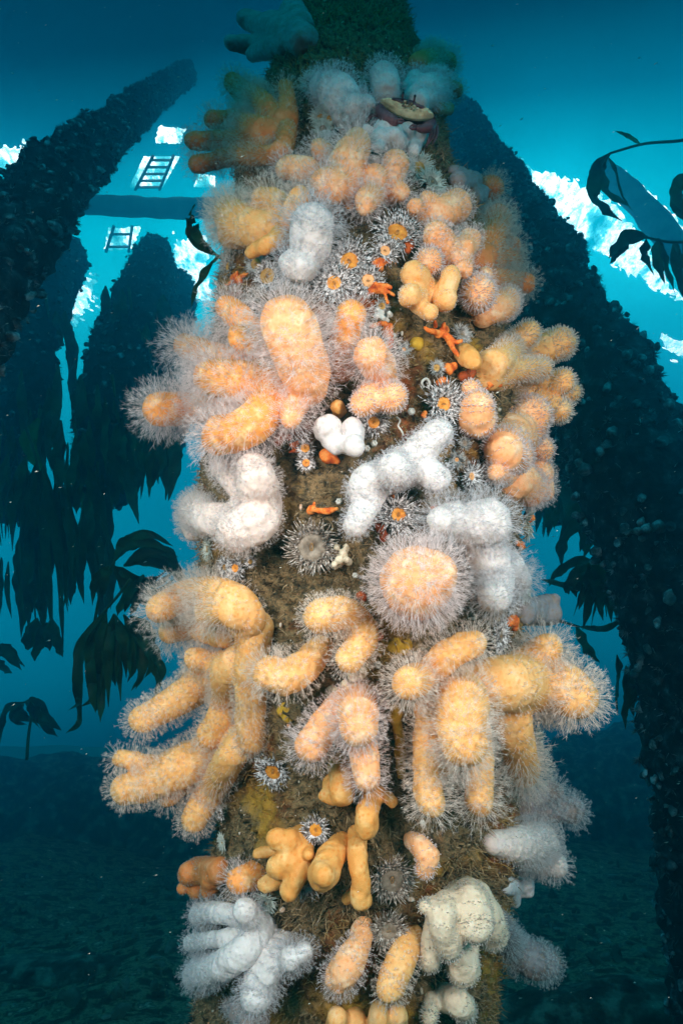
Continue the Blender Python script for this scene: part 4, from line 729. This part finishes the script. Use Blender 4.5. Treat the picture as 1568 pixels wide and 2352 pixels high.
A('half hidden striped anemone above the ochre-disced one', 588, 606, 26, disc='ochre', tent='grey', dr=.5)
A('pale anemone at the left edge beside the orange spiky sponge', 526, 612, 28, disc='ochre', tent='grey', tilt=(-.3, 0))
A('dim dark anemone with a brown disc right of the peach finger', 962, 385, 34, disc='ochre', tent='teal')
A('anemone with long pale tentacles below the dim dark one', 992, 418, 34, disc='brown', tent='teal', tilt=(.2, -.4))
A('small ochre anemone under the off-white domes at the top', 736, 270, 24, disc='ochre', tent='teal')
A('ochre anemone touching the small one near the top', 757, 272, 18, disc='ochre', tent='teal')
A('upper fringe anemone of the dim pair above the peach bunch', 742, 297, 22, disc='brown', tent='teal')
A('dim anemone at the top left of the off-white coral domes', 712, 190, 24, disc='brown', tent='teal')
A('large anemone with orange oval mouth disc right of centre', 1018, 928, 50, dr=.44)
A('small orange anemone under the knobbly pale peach coral', 858, 970, 31, tilt=(0, .2))
A('large orange-eyed anemone below the white zigzag coral', 914, 1182, 52, dr=.42)
A('side-on anemone with an orange mouth at the right of the zigzag coral', 1082, 1094, 34, disc='peach', tilt=(.35, 0), dr=.34)
A('tiny anemone with a peach eye right of the zigzag coral', 1048, 1056, 22, disc='peach', tent='grey', dr=.3)
A('big beaded grey-brown anemone low in the centre', 716, 1256, 52, disc='brown', tent='bead', dr=.62, splay=.8, name='beaded_anemone')
A('bright little orange and white anemone at the lower left of the blush coral', 541, 1305, 25, dr=.5)
A('white spiked anemone just left of the bright little one', 518, 1303, 25, disc='ochre', tilt=(-.2, 0))
A('small ochre button anemone right of the bright little one', 575, 1290, 14, disc='ochre', dr=.55)
A('upper of the two small yellow anemones below the closed white lumps', 701, 1029, 19, dr=.55)
A('lower of the two small yellow anemones below the closed white lumps', 703, 1063, 19, dr=.55)
A('orange-disced anemone with white spikes beside the trousers coral', 627, 1772, 38, disc='orange', tilt=(0, .25), dr=.55)
A('starry orange anemone with bright white tips above the gold fingers', 725, 1906, 31, dr=.48, tl=.9)
A('dark anemone peeping from behind the thick gold finger', 695, 2020, 40, disc='ochre', tent='grey')
A('half closed pale anemone below the knobbly gold coral', 612, 2072, 27, disc='brown', tent='teal', splay=1.1, dr=.35)
A('large dim grey anemone low on the piling right of centre', 900, 2020, 46, disc='brown', tent='bead', dr=.6, name='beaded_anemone')
A('grey beaded anemone between the two bottom yellow clubs', 892, 2138, 40, disc='brown', tent='bead', dr=.55, name='beaded_anemone')
A('pale anemone fringing the right edge beside the orange sponge', 1208, 1195, 38, disc='brown', tent='teal', tilt=(.9, .1), tl=1.1)
A('teal tinted anemone on the right edge above the grey knobs', 1200, 1342, 36, disc='brown', tent='teal', tilt=(.9, 0), tl=1.1)
A('teal anemone fringe on the right edge under the star coral', 1232, 1718, 38, disc='brown', tent='teal', tilt=(.9, 0), tl=1.1)
A('white tentacled anemone squeezed beside the upper cream finger', 1148, 1462, 38, disc='brown', tent='white', tilt=(.7, 0), lift=2.5)
A('small grey anemone with a brown eye right of the round rosy head', 927, 803, 19, disc='peach', tent='grey', dr=.35)
A('small ochre anemone above the large oval-mouthed one', 1002, 845, 18, disc='ochre', tent='grey', dr=.55)
A('grey fluffy anemone right of the orange branching sponge', 1060, 768, 24, disc='brown', tent='grey', tilt=(.1, -.3))
A('small striped anemone on the left edge below the blush coral', 478, 1262, 24, disc='ochre', tent='teal', tilt=(-.7, 0))
A('little brown anemone under the orange frond sponge', 877, 703, 17, disc='ochre', tent='grey', dr=.5)
A('pair-side tiny anemone right of the zigzag coral base', 1066, 1018, 16, disc='brown', tent='grey')
A('white spiked tiny anemone on the left edge by the slim yellow finger', 508, 1868, 16, disc='brown', tent='white', tilt=(-.6, 0))
A('small dark anemone on the left edge above the brown clump', 512, 1935, 20, disc='ochre', tent='teal', tilt=(-.8, 0))
A('tiny burnt orange anemone beside the arching yellow coral', 600, 1430, 17, disc='orange', tent='grey', dr=.3)
# ================================================================ sponges
M_SP = flat_mat('sponge_orange', [(.35, (.45, .06, .008)), (.5, (.78, .17, .02)), (.65, (.88, .34, .08))], 120, .8, .1, 150)
M_SPD = flat_mat('sponge_dark', [(.3, (.22, .03, .006)), (.6, (.50, .09, .012)), (.8, (.62, .18, .04))], 60, .8, .1, 130)
M_YEL = flat_mat('sponge_yellow', [(.3, (.30, .16, .01)), (.6, (.60, .36, .03)), (.8, (.7, .5, .1))], 60, .8, .1, 130)
NS = [0]
def sponge(label, lobes, fr=(), mat=None, dark=False):
    "lobes (px, py, lift cm, r px); fr: fronds as lists of (px, py, lift, r px)"
    NS[0] += 1; g = np.random.default_rng(900 + NS[0]); balls = []
    for x, y, l, r in lobes:
        for _ in range(5):
            xx = x + g.normal() * r * .35; yy = y + g.normal() * r * .35; d = float(dsurf(xx, yy)) - l / 100; balls.append((at(xx, yy, d), r * g.uniform(.5, .8) / F_PX * d))
    for f in fr:
        s = smoothpath(np.array(f, float), 8)
        for x, y, l, r in s:
            d = float(dsurf(x, y)) - l / 100; balls.append((at(x, y, d), max(.0011, r * .68 / F_PX * d)))
    t = thing('sponge', label, 'sponge', balls[0][0], 'orange and yellow sponges on the piling')
    body_mesh('sponge_body', balls, mat or (M_SPD if dark else M_SP), t, .0011 if fr else .0016, NS[0])
S = sponge
S('spiky orange sponge at the left shoulder below the bare yellow finger', [(543, 642, 1, 15)], [[(540, 640, 1, 9), (545, 625, 2, 3)], [(545, 638, 1, 7), (570, 628, 2, 3)], [(540, 645, 1, 7), (515, 656, 1, 3)]])
S('orange frond sponge like a thin hand beside the frilly anemone', [(848, 668, .5, 9)], [[(845, 670, .5, 8), (870, 655, 2, 6), (898, 660, 3, 3)], [(850, 672, .5, 7), (878, 664, 2, 5), (905, 678, 3, 2.5)], [(855, 668, .5, 6), (880, 672, 2, 4), (890, 695, 2.5, 2.5)], [(845, 672, .5, 8), (862, 650, 2, 5)]])
S('curling orange sponge at the upper right of the round rosy head', [(888, 760, 1, 14), (895, 785, .5, 10)], [[(895, 750, 1, 9), (875, 742, 2, 6), (852, 750, 2, 3)]])
S('branching orange sponge like antlers right of centre', [(1015, 765, 1, 12)], [[(1015, 765, 1, 9), (1020, 742, 2.2, 4)], [(1012, 765, 1, 8), (985, 760, 2, 5), (975, 752, 2, 3)], [(1020, 768, 1, 9), (1045, 785, 2, 6), (1060, 782, 2.5, 3)], [(1030, 778, 1, 8), (1040, 800, 2, 6), (1052, 818, 2.2, 4)], [(1000, 750, 1, 6), (998, 738, 2, 3)]])
S('round orange sponge pad below the antler sponge', [(1038, 846, 1, 15)])
S('blotch of orange sponge above the large oval-mouthed anemone', [(1016, 878, 1, 13)])
S('dark orange sponge in the gap right of the giant peach finger', [(757, 775, 1, 13), (755, 800, .5, 10), (765, 835, 1, 22)], dark=True)
S('orange sponge lump under the closed white coral lumps', [(748, 1042, 1, 15), (765, 1052, 1, 12)])
S('orange encrusting sponge under the giant finger tip', [(648, 988, .5, 12), (640, 1008, .5, 12), (662, 1006, .5, 9)], dark=True)
S('flat orange sponge strip left of the upper small yellow anemone', [(675, 1032, .5, 5)], [[(688, 1020, .6, 6), (668, 1022, .8, 4)], [(688, 1034, .6, 6), (665, 1038, .8, 3)]])
S('orange sponge finger lying level in the middle of bare turf', [(712, 1172, .5, 9)], [[(715, 1170, .8, 7), (745, 1174, 1.2, 8), (775, 1168, 1.4, 4)], [(718, 1172, .5, 6), (722, 1155, 1, 4)]])
S('red-orange sponge patch under the large orange-eyed anemone', [(872, 1212, .4, 14), (880, 1235, .4, 10), (862, 1195, .4, 9)], dark=True)
S('orange sponge tip rising over the large orange-eyed anemone', [(907, 1140, .8, 8)])
S('orange sponge mass right of the highest white anemone', [(938, 565, .6, 15), (945, 550, .6, 11)], dark=True)
S('orange sponge pad between the anemones above the frond sponge', [(868, 604, .6, 14), (892, 600, .6, 11)])
S('orange sponge at the right edge under the lower peach coral', [(1210, 1185, .8, 13)])
S('two orange sponge dots at the right edge by the white dome', [(1194, 1250, .8, 11), (1185, 1275, .8, 7)])
S('round orange sponge ball on the right edge by the grey knobs', [(1180, 1430, 1, 15)])
S('orange sponge smear left of the boomerang coral joint', [(866, 1462, .5, 12), (862, 1480, .5, 9)])
S('orange sponge bead left of the huge round coral head', [(832, 1370, .5, 11)], dark=True)
S('orange bead sponge above the white coral dome', [(997, 1166, .6, 8)])
S('orange sponge chip beside the large oval-mouthed anemone', [(974, 955, .6, 8)])
S('orange sponge wedge at the base of the yellow fan', [(1130, 880, 1.5, 9)], [[(1130, 882, 1.5, 6), (1150, 885, 3, 4)], [(1128, 885, 1.5, 6), (1115, 895, 2, 4)]])
S('faded orange sponge patch behind the yellow fan base', [(1078, 860, .6, 15)], dark=True)
S('burnt orange sponge between the trousers coral and the hanging coral', [(905, 1640, -.2, 16)], [[(905, 1640, -.2, 13), (918, 1700, -.2, 16), (920, 1780, -.2, 12)]], mat=M_YEL)
S('small orange sponge under the white coral shoulder', [(680, 635, .6, 9), (640, 590, .5, 8)], dark=True)
S('yellow sponge crust below the huge round coral head', [(905, 1480, -.7, 22), (925, 1486, -.7, 20)], mat=M_YEL)
S('yellow sponge crust in the turf by the branching sponge', [(955, 790, -.5, 16)], mat=M_YEL)
S('mustard sponge crust under the sausage shaped coral', [(660, 1640, -.5, 17), (655, 1625, -.5, 14)], mat=M_YEL)
# ================================================================ sea squirts, barnacles, small shells
M_SQ = flat_mat('squirt_beige', [(.3, (.30, .22, .14)), (.6, (.62, .52, .38)), (.8, (.75, .68, .55))], 60, .5, .1, 120)
M_BN = flat_mat('barnacle_shell', [(.3, (.40, .38, .34)), (.7, (.78, .76, .70))], 90, .8, 0, 150)
def squirts(label, pts, mat=M_SQ):
    g = np.random.default_rng(int(pts[0][0])); t = None
    balls = []
    for x, y, r in pts:
        d = float(dsurf(x, y)) - .008; balls += [(at(x, y, d + .004), r / F_PX * d), (at(x + g.normal() * 3, y - r * .5, d - .006), r * .75 / F_PX * d)]
    t = thing('sea_squirt_cluster', label, 'sea squirts', balls[0][0]); body_mesh('tunic', balls, mat, t, .0012, 3)
squirts('beige lumpy sea squirts right of the beaded anemone', [(772, 1262, 9), (785, 1275, 12), (778, 1292, 11), (800, 1290, 9), (795, 1258, 8), (768, 1300, 7)])
squirts('pale grey sea squirts below the antler anemone at centre top', [(868, 715, 8), (878, 722, 9), (885, 735, 8), (868, 730, 8), (895, 722, 7)], M_BN)
squirts('tan sea squirts at the foot of the cream boomerang coral', [(812, 1552, 12), (830, 1545, 12), (790, 1575, 10), (762, 1590, 12)], M_SQ)
def barnacle(label, x, y, r):
    d = float(dsurf(x, y)) - .002; P = at(x, y, d); n = pnormal(x, y); a = np.cross(n, U_); a /= np.linalg.norm(a); b = np.cross(n, a); R = r / F_PX * d; k = 24; ph = np.arange(k) * 6.2832 / k
    V = []; 
    for q, h in ((1, -.3), (.85, .25), (.55, .75), (.40, .72), (.30, .35), (.01, .30)):
        rr = q * R * (1 + .09 * np.cos(ph * 6) * (q > .5)); V += list(P + n * h * R + (np.cos(ph)[:, None] * a + np.sin(ph)[:, None] * b) * rr[:, None])
    Fc = [[i * k + j, i * k + (j + 1) % k, (i + 1) * k + (j + 1) % k, (i + 1) * k + j] for i in range(5) for j in range(k)] + [[5 * k + j for j in range(k)]]
    o = mesh_obj('barnacle', V, Fc, M_BN); tag(o, label, 'barnacle', 'barnacles on the piling')
for i, (x, y, r, l) in enumerate([(842, 1030, 8, 'white barnacle just below the closed white lumps'), (859, 1018, 8, 'barnacle to the right of the closed white lumps'), (945, 945, 9, 'white barnacle left of the large oval-mouthed anemone'),
        (778, 1152, 8, 'pointed white barnacle at the left of the zigzag coral foot'), (905, 770, 6, 'tiny barnacle by the curling orange sponge'), (770, 905, 6, 'tiny barnacle near the gold nub'),
        (868, 1528, 9, 'brownish barnacle between the boomerang and hanging corals'), (748, 1175, 5, 'tiny barnacle above the level orange sponge finger'), (815, 1322, 7, 'barnacle left of the huge round coral head'),
        (690, 960, 6, 'barnacle near the giant finger tip'), (850, 500, 5, 'tiny barnacle in the turf under the peach bunch'), (970, 1890, 7, 'barnacle above the small bare-tipped coral finger')]):
    barnacle(l, x, y, r)
def worm(label, pts, r=2.2):
    s = smoothpath(np.array(pts, float), 8); P = np.array([psurf(x, y, l / 100) for x, y, l in s]); b = MB(); b.tube(P, r / F_PX * .7, 8); o = b.build('worm_tube', M_BN); tag(o, label, 'worm tube')
worm('thin white chalky worm tube right of the small orange anemone', [(910, 958, .3), (918, 966, .8), (914, 978, .6), (922, 990, .5), (926, 1000, .3)])
worm('curled grey worm tube above the large oval-mouthed anemone', [(972, 890, .3), (968, 878, .8), (978, 870, 1), (986, 880, .8), (982, 892, .4)], 3)
# ================================================================ edible crab on the white balls
M_SH = flat_mat('crab_shell', [(.3, (.05, .015, .02)), (.6, (.16, .06, .07)), (.8, (.35, .2, .2))], 60, .4, 0, 90)
M_UN = flat_mat('crab_underside', [(.3, (.30, .22, .10)), (.5, (.75, .68, .42)), (.8, (.85, .82, .66))], 45, .45, .1, 70)
M_EYE = flat_mat('crab_eye', [(0, (.01, .01, .01)), (1, (.02, .02, .02))], 10, .1)
def crab():
    d0 = float(dsurf(925, 262)) - .052; p = lambda x, y, l=0: at(x, y, d0 - l / 100); u = d0 / F_PX
    t = thing('crab', 'purple-brown crab with a cream face wedged above the white coral balls', 'crab', p(925, 275))
    ang = math.radians(15); X = R_ * math.cos(ang) - U_ * math.sin(ang); Y = R_ * math.sin(ang) + U_ * math.cos(ang); c = p(933, 258)
    def patch(name, mat, w, hu, hl, th, off, nz=0, seed=0):
        "lens shaped plate: half width w, upper and lower half heights, bulge th toward the camera"
        nu, nv = 40, 14; V = []
        for s in (1, -1):
            for i in range(nu + 1):
                f = -1 + 2 * i / nu; e = max(0.02, (1 - abs(f) ** 2.0)) ** .8
                for j in range(nv + 1):
                    v = -1 + 2 * j / nv; h = (hu if v > 0 else hl) * e; V.append([f * w, v * h, s * th * e ** .5 * math.sqrt(max(0, 1 - v * v)) ])
        V = np.array(V); 
        if nz: V[:, 2] += nz * fbm(V, 60, 3, seed) * (V[:, 2] > 0)
        W = c + V[:, :1] * X + V[:, 1:2] * Y - V[:, 2:] * F_ - off * F_
        m = (nu + 1) * (nv + 1); Fc = []
        for s in (0, 1):
            for i in range(nu):
                for j in range(nv):
                    a = s * m + i * (nv + 1) + j; q = [a, a + nv + 1, a + nv + 2, a + 1]; Fc.append(q if s == 0 else q[::-1])
        mesh_obj(name, W, Fc, mat, t)
    patch('carapace', M_SH, 70 * u, 21 * u, 4 * u, .026, -.006, .0012, 2)
    patch('face', M_UN, 63 * u, 11 * u, 18 * u, .013, .006, .0035, 4)
    b = MB()
    for x, y, r in ((-6, -2, 5), (6, -3, 5), (-14, -6, 4), (15, -7, 4.5), (0, -10, 5), (-8, -12, 4), (10, -14, 4), (24, -10, 3.5)):
        b.sphere(c + X * x * u + Y * y * u - F_ * .022, (r * u, r * u * .7, r * u * .6))
    b.build('mouthparts', flat_mat('crab_mouth', [(.35, (.10, .05, .04)), (.5, (.45, .35, .2)), (.65, (.85, .8, .6))], 120, .4), t)
    for sx in (-15, 12):
        b = MB(); b.tube([c + X * sx * u + Y * 6 * u - F_ * .012, c + X * sx * u + Y * 8 * u - F_ * .026], [2 * u, 2.4 * u], 8); e = b.build('eye_stalk', M_SH, t); q = MB(); q.sphere(c + X * sx * u + Y * 8.6 * u - F_ * .028, 3 * u); q.build('eye', M_EYE, e)
    for s, pts, r in ((-1, [(885, 262), (872, 250), (884, 268), (905, 278), (912, 280)], [6, 11, 14, 12, 6]), (1, [(975, 285), (992, 282), (985, 292), (968, 296), (955, 294)], [5, 9, 12, 9, 5])):
        P = smoothpath(np.array([p(x, y, 1.2 + i * .45) for i, (x, y) in enumerate(pts)]), 5); rr = np.interp(np.linspace(0, 1, len(P)), np.linspace(0, 1, len(r)), r) * u
        b = MB(); b.tube(P, rr, 12); cl = b.build('claw', M_SH, t)
        e = P[-1]; b = MB(); b.tube([e, e - s * R_ * 9 * u - U_ * 2 * u, e - s * R_ * 16 * u + U_ * 1 * u], [4.5 * u, 3.2 * u, .8 * u], 8); b.build('fixed_finger', M_SH, cl)
        b = MB(); b.tube([e + U_ * 4 * u, e - s * R_ * 8 * u + U_ * 6 * u, e - s * R_ * 15 * u + U_ * 3 * u], [3.8 * u, 2.8 * u, .7 * u], 8); b.build('moving_finger', M_SH, cl)
    for pts in ([(880, 272), (862, 276), (850, 288), (846, 300)], [(882, 280), (866, 288), (858, 300), (852, 318)], [(878, 266), (856, 266), (840, 280), (836, 292)],
                [(980, 290), (996, 296), (994, 315), (984, 330)], [(984, 284), (1002, 290), (1002, 312), (992, 332)], [(976, 294), (988, 304), (984, 322), (978, 338)]):
        P = smoothpath(np.array([p(x, y, .3) for x, y in pts]), 5); b = MB(); b.tube(P, np.linspace(6, 1.6, len(P)) * u, 8); b.build('leg', M_SH, t)
crab()
# ---------------------------------------------------------------- the water between things
def haze_box(lo, hi, density, color, aniso):
    m, n, o = mat_new('sea_water')
    v = N(n, 'ShaderNodeVolumePrincipled'); v.inputs['Density'].default_value = density
    v.inputs['Color'].default_value = (*color, 1); v.inputs['Anisotropy'].default_value = aniso
    L(n, v.outputs[0], o.inputs['Volume'])
    b = MB(); lo = np.array(lo, float); hi = np.array(hi, float); s = hi - lo
    b.box((lo + hi) / 2, *s); h = b.build('haze', m, None, False); tag(h, 'blue green sea water that fades far pilings', 'haze', kind='stuff')
    return h
haze_box((-9, -1.5, -1.2), (9, 13, 9.0), HAZE_D, (0.02, 0.45, 0.64), 0.86)
